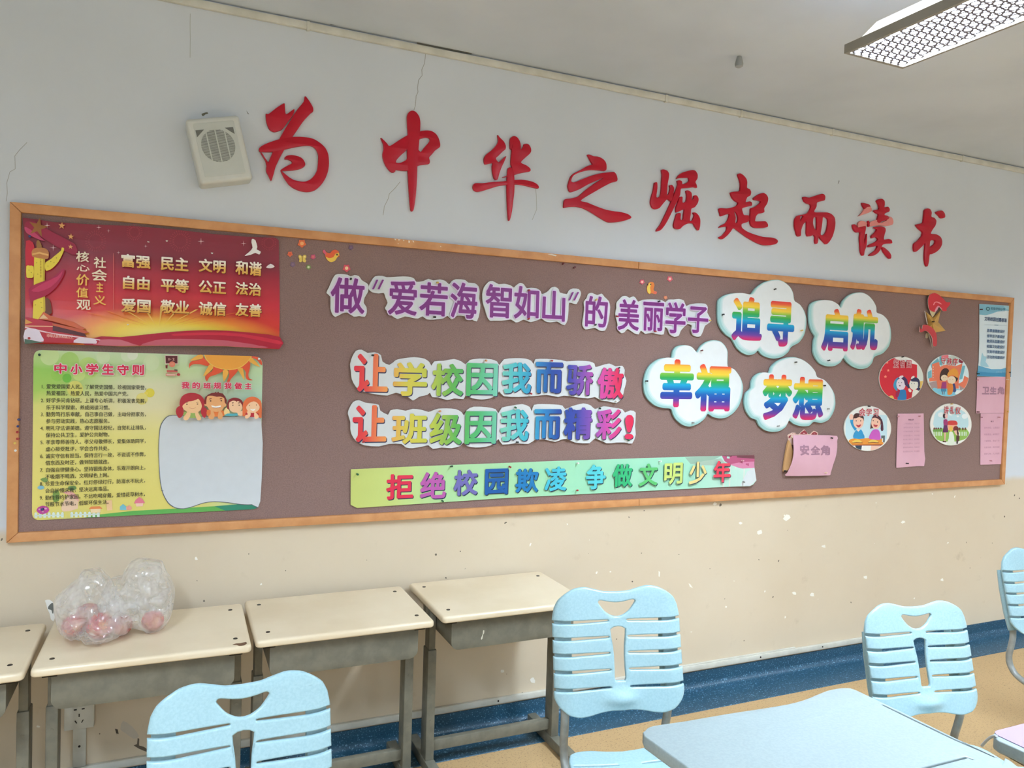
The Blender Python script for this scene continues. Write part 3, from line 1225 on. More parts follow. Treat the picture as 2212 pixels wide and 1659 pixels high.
def frame_bar(pts, seams=()):
    bm = bmesh.new()
    plate(bm, [pts], FO - .001, .003, 2, fn=lambda u, v, w: (u, -(.001 + w), v))
    return link_bm('frame_bar', bm, M_TAN, board, 40, board.location)


xs = onwall(1381, 1080, FO).x
xt = onwall(1380, 570, FO).x
g = .0006
frame_bar([(X0, Z1), (X0 + FW, Z1 - FW), (X0 + FW, Z0 + FW), (X0, Z0)])
frame_bar([(X1, Z1), (X1 - FW, Z1 - FW), (X1 - FW, Z0 + FW), (X1, Z0)])
frame_bar([(X0 + g, Z1), (xt - g, Z1), (xt - g, Z1 - FW), (X0 + FW + g, Z1 - FW)])
frame_bar([(xt + g, Z1), (X1 - g, Z1), (X1 - FW - g, Z1 - FW), (xt + g, Z1 - FW)])
frame_bar([(X0 + g, Z0), (xs - g, Z0), (xs - g, Z0 + FW), (X0 + FW + g, Z0 + FW)])
frame_bar([(xs + g, Z0), (X1 - g, Z0), (X1 - FW - g, Z0 + FW), (xs + g, Z0 + FW)])
a = Art(cE, FO)
for pts in ([(1070, 152), (1090, 155), (1082, 168)], [(1105, 155), (1128, 160), (1112, 170)], [(1148, 160), (1165, 168), (1158, 176)], [(1200, 168), (1215, 172), (1210, 192), (1202, 190)], [(1235, 168), (1250, 172), (1252, 190), (1245, 180)], [(1490, 218), (1502, 222), (1498, 230)], [(1100, 192), (1112, 196), (1108, 202)]):
    a.poly(pts, (236, 222, 204))
a.c = cB
a.poly([(800, 1142), (840, 1140), (880, 1152), (870, 1160), (840, 1152)], (222, 214, 200))
a.build('paint_fleck', board, board.location)


def art_thing(name, label, cat, pts_px, group=None):
    return thing(name, label, cat, centre(pts_px, BO), 0, group)


FOAM = mat((216, 212, 203), 0.6, 0.3)
CARD = mat((213, 217, 219), 0.5, 0.35)

# ------------------------------------------------------------------ red slogan on the wall
def letter(ch, crop, strokes, where, extra=None):
    allp = crop([p for s_ in strokes for p in s_[0]])
    c = centre(allp, 0.0)
    t = thing('slogan_character', 'crimson calligraphy character %s on the white wall, %s' % (ch, where), 'wall lettering', c, 0, 'red slogan characters above the notice board')
    bm = bmesh.new()
    eps = 0
    for s_ in strokes:
        wall_plate('', crop, s_[0], 0.002, 0.010 + eps, M_RED, holes=s_[1:], smooth=3, r=.0015, bm=bm)
        eps += .0001
    link_bm('letter_body', bm, M_RED, t, 40, c)
    if extra:
        bm = bmesh.new()
        for k, l in enumerate(extra):
            wall_plate('', crop, l, 0.001, 0.010 + k * .0001, M_RED, smooth=2, bm=bm)
        o = link_bm('peeled_patch', bm, mat((226, 142, 138), 0.5, 0.4), t, 40, c)
        o['label'] = 'pink patch where the red skin has peeled'
    return t


letter('为', cA, [
    [[(716, 243), (738, 243), (800, 195), (862, 157), (868, 185), (876, 245), (910, 225), (944, 203), (935, 250), (890, 310), (850, 362), (815, 380), (780, 386), (745, 365), (722, 310)]],
    [[(1028, 100), (1060, 135), (1092, 190), (1094, 222), (1072, 240), (1020, 295), (975, 360), (930, 425), (880, 500), (830, 590), (795, 665), (775, 735), (760, 776), (740, 740), (720, 700), (722, 655), (740, 620), (772, 545), (820, 450), (870, 360), (915, 290), (965, 210), (1018, 145)]],
    [[(672, 540), (690, 560), (725, 615), (738, 632), (722, 655), (712, 615), (676, 555)]],
    [[(662, 520), (680, 500), (730, 475), (835, 440), (920, 427), (985, 424), (1060, 432), (1110, 448), (1160, 482), (1195, 520), (1215, 570), (1220, 640), (1212, 700), (1192, 755), (1160, 805), (1120, 843), (1080, 860), (1040, 864), (990, 856), (940, 835), (900, 805), (870, 765), (848, 725), (834, 690), (860, 712), (900, 745), (940, 768), (990, 780), (1030, 781), (1070, 765), (1100, 735), (1125, 690), (1133, 630), (1134, 570), (1120, 530), (1095, 505), (1060, 495), (1000, 498), (930, 510), (850, 530), (770, 545), (700, 545), (664, 540)]],
    [[(866, 590), (885, 575), (925, 570), (975, 580), (1010, 600), (1030, 635), (1025, 660), (990, 680), (930, 692), (846, 696), (836, 688), (870, 665), (925, 635), (915, 615), (890, 605), (868, 603)]]],
    'first of the slogan, right beside the loudspeaker')
letter('中', cA, [
    [[(1632, 433), (1650, 445), (1680, 475), (1705, 498), (1780, 450), (1850, 410), (1900, 400), (1935, 385), (1960, 378), (2000, 374), (2040, 380), (2075, 405), (2095, 440), (2106, 480), (2104, 505), (2090, 517), (2065, 535), (2040, 565), (2018, 590), (2024, 620), (2018, 640), (1990, 645), (1950, 650), (1922, 660), (1850, 695), (1780, 692), (1754, 688), (1748, 700), (1735, 710), (1715, 705), (1690, 680), (1665, 640), (1650, 595), (1648, 560), (1656, 520), (1652, 480)],
     [(1755, 630), (1760, 608), (1790, 575), (1830, 540), (1843, 528), (1845, 598), (1790, 632)],
     [(1938, 450), (1955, 438), (1990, 430), (2018, 436), (2025, 452), (2010, 475), (1975, 515), (1952, 545), (1932, 525), (1934, 490)]],
    [[(1842, 265), (1855, 230), (1880, 216), (1910, 225), (1938, 262), (1948, 310), (1946, 380), (1940, 450), (1932, 540), (1925, 640), (1922, 740), (1915, 860), (1905, 950), (1893, 1010), (1882, 1018), (1870, 1005), (1860, 900), (1852, 780), (1846, 650), (1843, 540), (1850, 420), (1845, 350)]]],
    'second of the slogan, with a long sharp downstroke')
letter('华', cB, [
    [[(378, 124), (395, 145), (430, 180), (446, 215), (444, 245), (420, 265), (385, 300), (362, 325), (385, 357), (415, 330), (450, 303), (438, 340), (415, 390), (395, 440), (378, 500), (362, 507), (345, 490), (333, 440), (330, 390), (335, 365), (300, 370), (270, 374), (262, 350), (262, 320), (280, 290), (330, 250), (370, 205), (382, 170)]],
    [[(484, 160), (500, 138), (520, 132), (545, 145), (565, 175), (574, 210), (576, 250), (600, 215), (600, 203), (625, 198), (645, 208), (660, 235), (663, 262), (650, 285), (620, 312), (575, 358), (620, 382), (650, 405), (658, 420), (652, 435), (610, 442), (550, 455), (520, 465), (505, 440), (500, 405), (490, 370), (492, 310), (502, 200), (495, 245), (484, 235)]],
    [[(166, 570), (172, 545), (190, 535), (250, 535), (330, 525), (420, 520), (480, 512), (530, 508), (580, 505), (630, 512), (680, 525), (715, 545), (728, 565), (725, 580), (690, 575), (630, 560), (580, 550), (520, 545), (450, 550), (380, 560), (300, 585), (240, 603), (200, 608), (175, 595)]],
    [[(465, 410), (480, 400), (498, 405), (512, 425), (518, 470), (521, 550), (518, 620), (508, 700), (498, 780), (482, 848), (472, 853), (466, 820), (460, 720), (455, 600), (456, 520), (460, 460)]],
    [[(418, 484), (455, 472), (462, 466), (455, 480), (430, 486)]]],
    'third of the slogan, shaped like a cross below')
letter('之', cB, [
    [[(1143, 292), (1165, 292), (1195, 305), (1230, 308), (1265, 322), (1292, 345), (1305, 375), (1306, 415), (1292, 430), (1240, 425), (1180, 422), (1120, 430), (1060, 450), (1025, 470), (1010, 495), (1005, 520), (1030, 528), (1100, 500), (1180, 470), (1260, 450), (1330, 442), (1370, 440), (1390, 462), (1400, 500), (1392, 520), (1350, 530), (1290, 560), (1220, 600), (1150, 640), (1085, 685), (1140, 700), (1200, 725), (1280, 755), (1350, 772), (1430, 782), (1490, 800), (1518, 825), (1505, 840), (1440, 860), (1380, 868), (1330, 870), (1300, 860), (1250, 830), (1180, 785), (1110, 750), (1050, 737), (990, 738), (945, 745), (940, 738), (945, 690), (958, 670), (1000, 665), (1060, 650), (1120, 600), (1200, 540), (1280, 490), (1230, 510), (1150, 545), (1080, 585), (1030, 605), (1000, 612), (985, 595), (977, 560), (985, 525), (1000, 480), (1030, 450), (1080, 425), (1140, 390), (1185, 375), (1170, 345), (1155, 315)]]],
    'fourth of the slogan, one zigzag brush stroke')
letter('崛', cB, [
    [[(1776, 422), (1795, 418), (1825, 430), (1840, 455), (1838, 490), (1828, 540), (1824, 590), (1822, 640), (1840, 620), (1850, 580), (1845, 555), (1865, 550), (1882, 575), (1880, 610), (1870, 660), (1855, 690), (1830, 672), (1815, 680), (1785, 715), (1755, 750), (1720, 757), (1695, 740), (1682, 700), (1690, 650), (1705, 600), (1712, 560), (1718, 530), (1738, 530), (1740, 580), (1732, 655), (1765, 645), (1775, 580), (1778, 520), (1782, 460)]],
    [[(1905, 497), (1925, 465), (1960, 442), (2010, 428), (2040, 423), (2065, 430), (2083, 460), (2082, 495), (2065, 525), (2075, 550), (2078, 575), (2050, 570), (2010, 575), (1965, 578), (1940, 585), (1935, 630), (1915, 680), (1890, 730), (1860, 790), (1830, 850), (1800, 900), (1770, 935), (1735, 947), (1735, 930), (1765, 890), (1800, 820), (1840, 735), (1875, 650), (1900, 590), (1915, 545), (1910, 515), (1930, 510), (1950, 520), (1955, 545), (1990, 532), (2010, 515), (2005, 490), (1960, 490), (1925, 492)]],
    [[(1985, 600), (2005, 597), (2030, 615), (2035, 650), (2032, 680), (2050, 665), (2055, 640), (2078, 642), (2092, 670), (2085, 705), (2060, 740), (2030, 755), (2025, 800), (2018, 855), (2040, 850), (2055, 810), (2045, 785), (2070, 788), (2095, 815), (2106, 850), (2104, 900), (2095, 937), (2080, 930), (2060, 900), (2045, 878), (2000, 880), (1960, 900), (1935, 925), (1910, 928), (1885, 915), (1880, 885), (1890, 850), (1905, 800), (1920, 790), (1940, 795), (1938, 845), (1960, 845), (1965, 800), (1970, 760), (1940, 770), (1905, 785), (1898, 770), (1900, 740), (1915, 700), (1925, 665), (1940, 650), (1955, 655), (1955, 700), (1985, 690), (1992, 640)]]],
    'fifth of the slogan, dense strokes in the middle')
letter('起', cC, [
    [[(296, 143), (315, 135), (345, 155), (368, 185), (374, 215), (372, 258), (395, 270), (407, 295), (400, 325), (375, 340), (360, 380), (395, 374), (413, 385), (413, 410), (385, 418), (340, 430), (330, 440), (335, 465), (345, 490), (375, 493), (390, 498), (395, 530), (380, 550), (345, 560), (325, 572), (330, 600), (370, 630), (430, 655), (510, 678), (580, 683), (620, 695), (636, 715), (620, 738), (570, 748), (510, 748), (450, 725), (380, 685), (310, 635), (260, 600), (235, 630), (205, 665), (165, 697), (140, 692), (133, 680), (160, 665), (195, 625), (200, 590), (160, 595), (133, 600), (150, 580), (190, 560), (210, 530), (222, 485), (190, 488), (150, 502), (143, 480), (132, 440), (150, 432), (200, 435), (250, 425), (285, 410), (295, 385), (270, 370), (245, 340), (232, 300), (260, 292), (310, 285), (318, 230), (310, 190), (300, 165)],
     [(262, 462), (280, 470), (292, 495), (296, 530), (285, 560), (272, 555), (275, 510)]],
    [[(428, 350), (445, 332), (480, 310), (515, 303), (540, 320), (553, 350), (545, 390), (530, 415), (518, 435), (520, 465), (500, 475), (470, 480), (450, 500), (442, 530), (445, 545), (490, 545), (530, 545), (550, 570), (548, 592), (520, 600), (470, 602), (430, 598), (405, 575), (398, 530), (402, 470), (405, 435), (430, 425), (470, 400), (490, 375), (455, 365), (435, 362)]]],
    'sixth of the slogan, long foot stroke')
letter('而', cC, [
    [[(850, 340), (865, 335), (905, 342), (960, 325), (1010, 310), (1030, 315), (1040, 335), (1035, 365), (1010, 372), (970, 385), (965, 420), (945, 465), (1000, 468), (1060, 470), (1095, 485), (1120, 515), (1126, 560), (1120, 610), (1105, 665), (1085, 705), (1060, 735), (1045, 740), (1025, 720), (1000, 695), (985, 675), (975, 730), (958, 737), (952, 710), (955, 680), (938, 660), (920, 670), (890, 672), (880, 640), (882, 590), (880, 545), (850, 575), (835, 620), (832, 665), (815, 675), (800, 665), (790, 630), (780, 590), (782, 530), (800, 500), (830, 490), (880, 480), (905, 455), (918, 420), (910, 400), (880, 390), (860, 370)],
     [(828, 503), (852, 500), (838, 525), (827, 545)],
     [(940, 515), (965, 510), (968, 540), (965, 620), (945, 600), (935, 560)],
     [(1020, 510), (1040, 510), (1062, 530), (1060, 590), (1045, 640), (1020, 665), (1000, 655), (1008, 600), (1015, 550)]]],
    'third from the right, shaped like a comb')
letter('读', cC, [
    [[(1353, 388), (1390, 393), (1415, 402), (1425, 420), (1395, 425), (1380, 440), (1365, 420)]],
    [[(1275, 575), (1290, 570), (1305, 580), (1320, 598), (1385, 585), (1380, 640), (1372, 690), (1375, 740), (1385, 690), (1395, 650), (1396, 700), (1390, 760), (1375, 800), (1370, 835), (1355, 835), (1342, 800), (1338, 740), (1335, 690), (1338, 640), (1310, 640), (1290, 625), (1278, 600)]],
    [[(1480, 370), (1500, 355), (1525, 353), (1545, 370), (1548, 400), (1545, 425), (1575, 420), (1590, 440), (1585, 462), (1555, 475), (1545, 490), (1575, 500), (1583, 520), (1560, 535), (1525, 545), (1500, 560), (1480, 545), (1490, 510), (1495, 485), (1475, 475), (1455, 455), (1465, 448), (1500, 440), (1495, 400)]],
    [[(1403, 545), (1414, 542), (1418, 585), (1408, 590)]],
    [[(1455, 600), (1475, 590), (1520, 588), (1550, 600), (1555, 625), (1545, 660), (1540, 700), (1580, 695), (1605, 705), (1610, 732), (1570, 735), (1530, 745), (1515, 780), (1490, 815), (1450, 838), (1415, 838), (1430, 820), (1470, 790), (1485, 755), (1450, 762), (1410, 765), (1415, 745), (1460, 725), (1490, 700), (1470, 680), (1440, 690), (1435, 670), (1465, 640), (1480, 615)]],
    [[(1525, 765), (1545, 770), (1585, 805), (1602, 835), (1600, 862), (1585, 862), (1560, 835), (1535, 800)]]],
    'second from the right, with pink peeled strokes',
    extra=[[(1425, 420), (1437, 455), (1400, 475), (1360, 488), (1325, 502), (1350, 475), (1375, 440), (1395, 425)],
           [(1320, 560), (1345, 540), (1378, 548), (1395, 560), (1385, 585), (1340, 592), (1320, 600)],
           [(1420, 555), (1450, 540), (1485, 532), (1500, 560), (1560, 540), (1590, 505), (1612, 520), (1620, 550), (1610, 575), (1560, 585), (1500, 580), (1450, 585), (1420, 588)]])
letter('书', cC, [
    [[(1890, 450), (1910, 435), (1935, 442), (1948, 470), (1945, 505), (1970, 515), (1988, 540), (1980, 580), (1960, 610), (1940, 650), (1985, 655), (2020, 675), (2036, 705), (2036, 740), (2020, 775), (1990, 805), (1950, 825), (1930, 830), (1925, 880), (1915, 925), (1905, 930), (1895, 910), (1888, 860), (1890, 800), (1895, 730), (1870, 755), (1840, 785), (1815, 805), (1800, 800), (1795, 770), (1800, 735), (1830, 710), (1865, 670), (1870, 635), (1840, 610), (1815, 575), (1850, 565), (1875, 555), (1880, 530), (1885, 490)],
     [(1935, 715), (1960, 705), (1980, 712), (1975, 735), (1950, 755), (1932, 770)]],
    [[(1985, 470), (2010, 455), (2040, 455), (2060, 480), (2062, 510), (2040, 520), (2025, 515), (2010, 495)]]],
    'last on the right, with a loose dot')

# ------------------------------------------------------------------ loudspeaker
SPK_D = 0.085
q = [onwall(px, py, SPK_D) for px, py in ((401, 256), (518, 248), (544, 386), (432, 400))]
cs = sum(q, Vector()) / 4
t = thing('wall_speaker', 'white box loudspeaker with round grille hanging crooked left of the red slogan', 'loudspeaker', (cs.x, 0, cs.z))
ax = ((q[1] - q[0]) + (q[2] - q[3])).normalized()
az = Vector((-ax.z, 0, ax.x))
sw = ((q[1] - q[0]).length + (q[2] - q[3]).length) / 2
sh = ((q[3] - q[0]).length + (q[2] - q[1]).length) / 2
M_SPK = mat((206, 208, 202), 0.55, 0.4)
M_SPK2 = mat((196, 200, 194), 0.55, 0.4)
M_GRILL = mat((112, 114, 110), 0.6, 0.3)
sp = lambda u, v, w: Vector((cs.x, -w, cs.z)) + ax * u + az * v
bm = bmesh.new()
plate(bm, [rrect(-sw / 2, -sh / 2, sw / 2, sh / 2, .012)], SPK_D - .001, .012, 3, fn=lambda u, v, w: sp(u, v, w + .001))
link_bm('cabinet', bm, M_SPK, t, 40, t.location)
bm = bmesh.new()
plate(bm, [rrect(-sw * .385, -sh * .40, sw * .385, sh * .42, .006)], .002, .001, 2, fn=lambda u, v, w: sp(u, v, w + SPK_D - .0005))
link_bm('front_panel', bm, M_SPK2, t, 40, t.location)
gc = (-.01 * sw, .055 * sh)
gr = sw * .315
bm = bmesh.new()
plate(bm, [circle(gc[0], gc[1], gr, gr * 1.0, 40)], .001, fn=lambda u, v, w: sp(u, v, w + SPK_D + .0014))
for s in (-1, 1):
    tri = [(gc[0] + s * gr * 1.12, gc[1] + gr * 1.05), (gc[0] + s * gr * .62, gc[1] + gr * 1.05), (gc[0] + s * gr * 1.12, gc[1] + gr * .62)]
    plate(bm, [tri], .001, fn=lambda u, v, w: sp(u, v, w + SPK_D + .0014))
grille = link_bm('grille', bm, M_GRILL, t, 40, t.location)
bm = bmesh.new()
N = 30
for k in range(N):
    v = gc[1] - gr + gr * 2 * (k + .5) / N
    hw = math.sqrt(max(0, gr * gr - (v - gc[1]) ** 2))
    plate(bm, [[(gc[0] - hw, v - gr / N * .42), (gc[0] + hw, v - gr / N * .42), (gc[0] + hw, v + gr / N * .42), (gc[0] - hw, v + gr / N * .42)]], .002, fn=lambda u, v_, w: sp(u, v_, w + SPK_D + .002))
for dx in (-.55, 0, .55):
    hv = gr * math.sqrt(1 - dx * dx)
    plate(bm, [[(gc[0] + gr * dx - .002, gc[1] - hv), (gc[0] + gr * dx + .002, gc[1] - hv), (gc[0] + gr * dx + .002, gc[1] + hv), (gc[0] + gr * dx - .002, gc[1] + hv)]], .003, fn=lambda u, v, w: sp(u, v, w + SPK_D + .002))
link_bm('grille_bars', bm, M_SPK2, grille, None, t.location)

# ------------------------------------------------------------------ purple line of cut-out characters
PUR = (126, 44, 128)
LIL = (226, 206, 236)


def cutout(label, card, chars, m, card_m=None, bold=.021, halo=None, crop=cE, name='cut_out_lettering', uvbox=None, smooth=2, th=.005, shadow=None, group='cut-out slogan cards on the notice board', slant=0.0):
    pts = [p for c, l in card for p in c(l)]
    t = art_thing(name, label, 'cut-out lettering', pts, group)
    wall_plate('card', cID, pts, BO + .004, th, card_m or CARD, t, t.location, smooth=smooth, side=FOAM)
    a = Art(cID, BO + .004 + th)
    for c, ch, b in chars:
        bb = c.box(b)
        if halo:
            a.glyph(ch, bb, halo, bold, 12, grow=.035, slant=slant)
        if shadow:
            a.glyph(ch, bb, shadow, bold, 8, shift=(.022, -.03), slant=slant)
        mm = m(ch, bb) if callable(m) else m
        a.glyph(ch, bb, mm, bold, 12, uvbox=uvbox or bb, slant=slant)
    a.build('lettering', t, t.location)
    return t


cutout('white cut-out card with the purple character 做, left end of the purple line', [(cE, [(447, 650), (470, 600), (500, 530), (530, 482), (580, 476), (640, 482), (670, 498), (705, 485), (745, 495), (770, 530), (800, 550), (833, 575), (830, 640), (800, 690), (790, 740), (815, 780), (818, 830), (800, 868), (750, 862), (700, 868), (640, 830), (590, 840), (530, 870), (500, 840), (485, 790), (485, 685)])],
       [(cE, '做', (485, 510, 800, 838))], PUR, halo=LIL)
cutout('white cut-out card with purple characters 爱若海 after an opening quote mark', [(cE, [(835, 590), (860, 540), (895, 497), (960, 493), (1000, 505), (1060, 503), (1150, 498), (1220, 503), (1255, 520), (1275, 548), (1340, 540), (1385, 520), (1430, 535), (1490, 525), (1540, 540), (1575, 570), (1600, 540), (1640, 523), (1720, 530), (1750, 555), (1810, 560), (1845, 590), (1855, 640), (1850, 700), (1862, 760), (1855, 830), (1830, 912), (1780, 890), (1720, 865), (1650, 858), (1600, 893), (1560, 860), (1520, 885), (1440, 895), (1370, 893), (1330, 865), (1290, 885), (1240, 880), (1170, 865), (1100, 890), (1045, 855), (1010, 820), (985, 790), (1010, 740), (990, 690), (975, 650), (930, 655), (870, 645), (840, 620)])],
       [(cE, '爱', (1015, 535, 1280, 855)), (cE, '若', (1302, 555, 1562, 862)), (cE, '海', (1585, 555, 1835, 885)), (cE, '/', (868, 527, 922, 618)), (cE, '/', (918, 527, 975, 618))], PUR, halo=LIL)
cutout('white cut-out card with purple characters 智如山 before a closing quote mark', [(cE, [(1880, 660), (1895, 600), (1935, 550), (1975, 540), (2030, 570), (2080, 565), (2140, 580), (2170, 600)]), (cF, [(65, 240), (100, 217), (135, 230), (160, 265), (200, 262), (255, 268), (290, 295), (300, 320), (350, 300), (385, 262), (420, 252), (455, 275), (465, 305), (530, 320), (545, 290), (585, 268), (640, 275), (660, 310), (650, 350), (620, 410), (590, 408), (550, 400), (545, 470), (535, 560), (510, 605), (470, 590), (440, 572), (380, 580), (330, 570), (300, 545), (260, 560), (200, 578), (160, 565), (130, 555), (90, 575), (60, 580), (20, 555)]), (cE, [(2130, 895), (2060, 905), (1990, 905), (1950, 905), (1925, 870), (1905, 800), (1885, 740)])],
       [(cE, '智', (1910, 573, 2150, 880)), (cF, '如', (45, 250, 275, 550)), (cF, '山', (305, 290, 515, 570)), (cF, '/', (545, 300, 592, 380)), (cF, '/', (590, 300, 640, 380))], PUR, halo=LIL)
cutout('white cut-out card with the single purple character 的', [(cF, [(672, 590), (685, 500), (690, 440), (685, 390), (710, 360), (725, 320), (760, 308), (810, 330), (850, 315), (875, 345), (915, 385), (928, 440), (918, 540), (905, 600), (880, 655), (830, 655), (790, 630), (740, 640), (700, 645), (680, 620)])],
       [(cF, '的', (700, 340, 905, 625))], PUR, halo=LIL)
cutout('white cut-out card with purple characters 美丽学子, right end of the purple line', [(cF, [(975, 500), (985, 450), (985, 400), (1010, 370), (1040, 340), (1075, 337), (1105, 355), (1140, 340), (1165, 360), (1185, 390), (1230, 372), (1310, 368), (1400, 375), (1435, 395), (1465, 370), (1510, 370), (1560, 365), (1605, 380), (1625, 430), (1660, 415), (1720, 405), (1800, 408), (1825, 440), (1820, 490), (1850, 545), (1845, 580), (1800, 610), (1785, 650), (1760, 705), (1725, 712), (1685, 695), (1670, 650), (1680, 610), (1640, 595), (1600, 630), (1575, 660), (1560, 700), (1520, 713), (1475, 690), (1455, 640), (1430, 625), (1420, 690), (1370, 690), (1310, 675), (1250, 685), (1210, 655), (1190, 690), (1150, 680), (1090, 640), (1060, 670), (1030, 680), (1005, 650), (995, 590)])],
       [(cF, '美', (1000, 370, 1195, 655)), (cF, '丽', (1228, 395, 1420, 660)), (cF, '学', (1435, 395, 1622, 682)), (cF, '子', (1640, 435, 1830, 680))], PUR, halo=LIL)

# ------------------------------------------------------------------ two rainbow lines
RB = [(0.0, (222, 40, 66)), (.04, (226, 70, 66)), (.10, (238, 150, 84)), (.17, (216, 200, 80)), (.24, (196, 200, 74)), (.33, (92, 172, 78)), (.41, (78, 178, 110)), (.5, (120, 202, 178)), (.57, (66, 180, 196)), (.64, (40, 130, 186)), (.70, (32, 72, 152)), (.77, (56, 70, 160)), (.83, (130, 78, 166)), (.90, (204, 76, 160)), (.96, (214, 50, 100)), (1.0, (214, 34, 70))]
M_RB = ramp_mat('rainbow_print', RB, 'u', 0.45)
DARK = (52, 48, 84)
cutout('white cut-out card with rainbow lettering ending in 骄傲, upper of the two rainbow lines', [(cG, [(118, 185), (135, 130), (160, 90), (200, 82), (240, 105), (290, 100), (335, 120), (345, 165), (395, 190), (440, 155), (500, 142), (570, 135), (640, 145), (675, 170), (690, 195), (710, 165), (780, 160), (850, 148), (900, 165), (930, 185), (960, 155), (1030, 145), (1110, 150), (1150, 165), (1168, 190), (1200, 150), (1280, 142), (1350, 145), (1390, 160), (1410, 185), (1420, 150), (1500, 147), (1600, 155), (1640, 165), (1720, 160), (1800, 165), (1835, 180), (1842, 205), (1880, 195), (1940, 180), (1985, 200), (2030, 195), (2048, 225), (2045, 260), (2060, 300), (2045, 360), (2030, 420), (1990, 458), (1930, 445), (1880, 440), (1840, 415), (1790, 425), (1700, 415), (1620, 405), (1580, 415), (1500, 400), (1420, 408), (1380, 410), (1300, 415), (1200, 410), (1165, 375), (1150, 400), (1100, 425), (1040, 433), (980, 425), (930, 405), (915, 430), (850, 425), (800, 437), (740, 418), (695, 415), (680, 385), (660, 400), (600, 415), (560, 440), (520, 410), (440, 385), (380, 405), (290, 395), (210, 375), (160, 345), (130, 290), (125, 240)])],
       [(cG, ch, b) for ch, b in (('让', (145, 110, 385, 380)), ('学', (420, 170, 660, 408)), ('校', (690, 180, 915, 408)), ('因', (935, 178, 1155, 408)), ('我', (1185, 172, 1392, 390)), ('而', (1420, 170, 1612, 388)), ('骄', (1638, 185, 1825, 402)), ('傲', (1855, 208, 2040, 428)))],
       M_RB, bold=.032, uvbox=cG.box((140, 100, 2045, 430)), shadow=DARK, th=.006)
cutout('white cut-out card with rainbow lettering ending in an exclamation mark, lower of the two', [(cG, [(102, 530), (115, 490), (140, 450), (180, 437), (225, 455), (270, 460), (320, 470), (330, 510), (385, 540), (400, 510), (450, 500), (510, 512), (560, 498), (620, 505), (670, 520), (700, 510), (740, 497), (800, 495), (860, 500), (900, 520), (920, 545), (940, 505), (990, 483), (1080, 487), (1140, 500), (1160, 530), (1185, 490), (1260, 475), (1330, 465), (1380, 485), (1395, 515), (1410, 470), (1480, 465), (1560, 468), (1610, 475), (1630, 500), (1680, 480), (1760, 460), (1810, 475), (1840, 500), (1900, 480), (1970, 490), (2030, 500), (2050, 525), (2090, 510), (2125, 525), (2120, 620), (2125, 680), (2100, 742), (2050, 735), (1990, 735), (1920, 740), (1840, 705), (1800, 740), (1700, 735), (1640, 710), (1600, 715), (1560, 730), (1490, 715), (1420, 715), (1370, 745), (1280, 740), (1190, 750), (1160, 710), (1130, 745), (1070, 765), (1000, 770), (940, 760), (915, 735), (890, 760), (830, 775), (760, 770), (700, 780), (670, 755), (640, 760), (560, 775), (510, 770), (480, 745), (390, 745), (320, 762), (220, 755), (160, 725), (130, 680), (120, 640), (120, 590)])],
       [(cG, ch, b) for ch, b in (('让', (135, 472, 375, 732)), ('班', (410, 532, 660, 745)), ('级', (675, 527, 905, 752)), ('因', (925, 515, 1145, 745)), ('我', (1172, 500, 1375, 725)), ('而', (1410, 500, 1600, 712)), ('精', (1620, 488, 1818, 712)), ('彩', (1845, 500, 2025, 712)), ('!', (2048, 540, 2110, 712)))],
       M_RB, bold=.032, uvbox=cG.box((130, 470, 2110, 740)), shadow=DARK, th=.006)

# ------------------------------------------------------------------ clouds
M_RAIN = ramp_mat('rainbow_bands', [(0, (214, 34, 96)), (.06, (190, 40, 110)), (.14, (104, 58, 150)), (.24, (36, 66, 158)), (.36, (14, 96, 176)), (.47, (0, 160, 206)), (.53, (20, 164, 150)), (.62, (44, 164, 70)), (.70, (120, 186, 66)), (.78, (238, 206, 62)), (.86, (238, 186, 58)), (.93, (230, 96, 50)), (1, (220, 38, 50))], 'v', 0.45)
TEAL = [(158, 202, 202), (184, 215, 215), (208, 224, 225)]


def cloud(label, outline, chars):
    pts = cD(outline)
    t = art_thing('cloud_card', label, 'cloud card', pts, 'cloud cards with rainbow characters')
    wall_plate('card', cID, pts, BO + .006, .010, mat(TEAL[0], .5), t, t.location, smooth=4, r=.001)
    a = Art(cID, BO + .016)
    cx = sum(p[0] for p in pts) / len(pts)
    cy = sum(p[1] for p in pts) / len(pts)
    for k, (m, sc, dx, dy) in enumerate(((TEAL[1], .965, 2.0, -2.4), (TEAL[2], .945, 3.0, -3.6), ((226, 231, 233), .925, 3.6, -4.6))):
        inner = clip_in([(cx + (x - cx) * sc + dx, cy + (y - cy) * sc + dy) for x, y in pts])
        a.poly(inner, m, 4)
    for ch, b in chars:
        a.glyph(ch, cD.box(b), M_RAIN, .042, 14, uvbox=cD.box((b[0], b[1], b[2], b[3])))
    a.build('picture', t, t.location)
    return t


def clip_in(l):
    return l


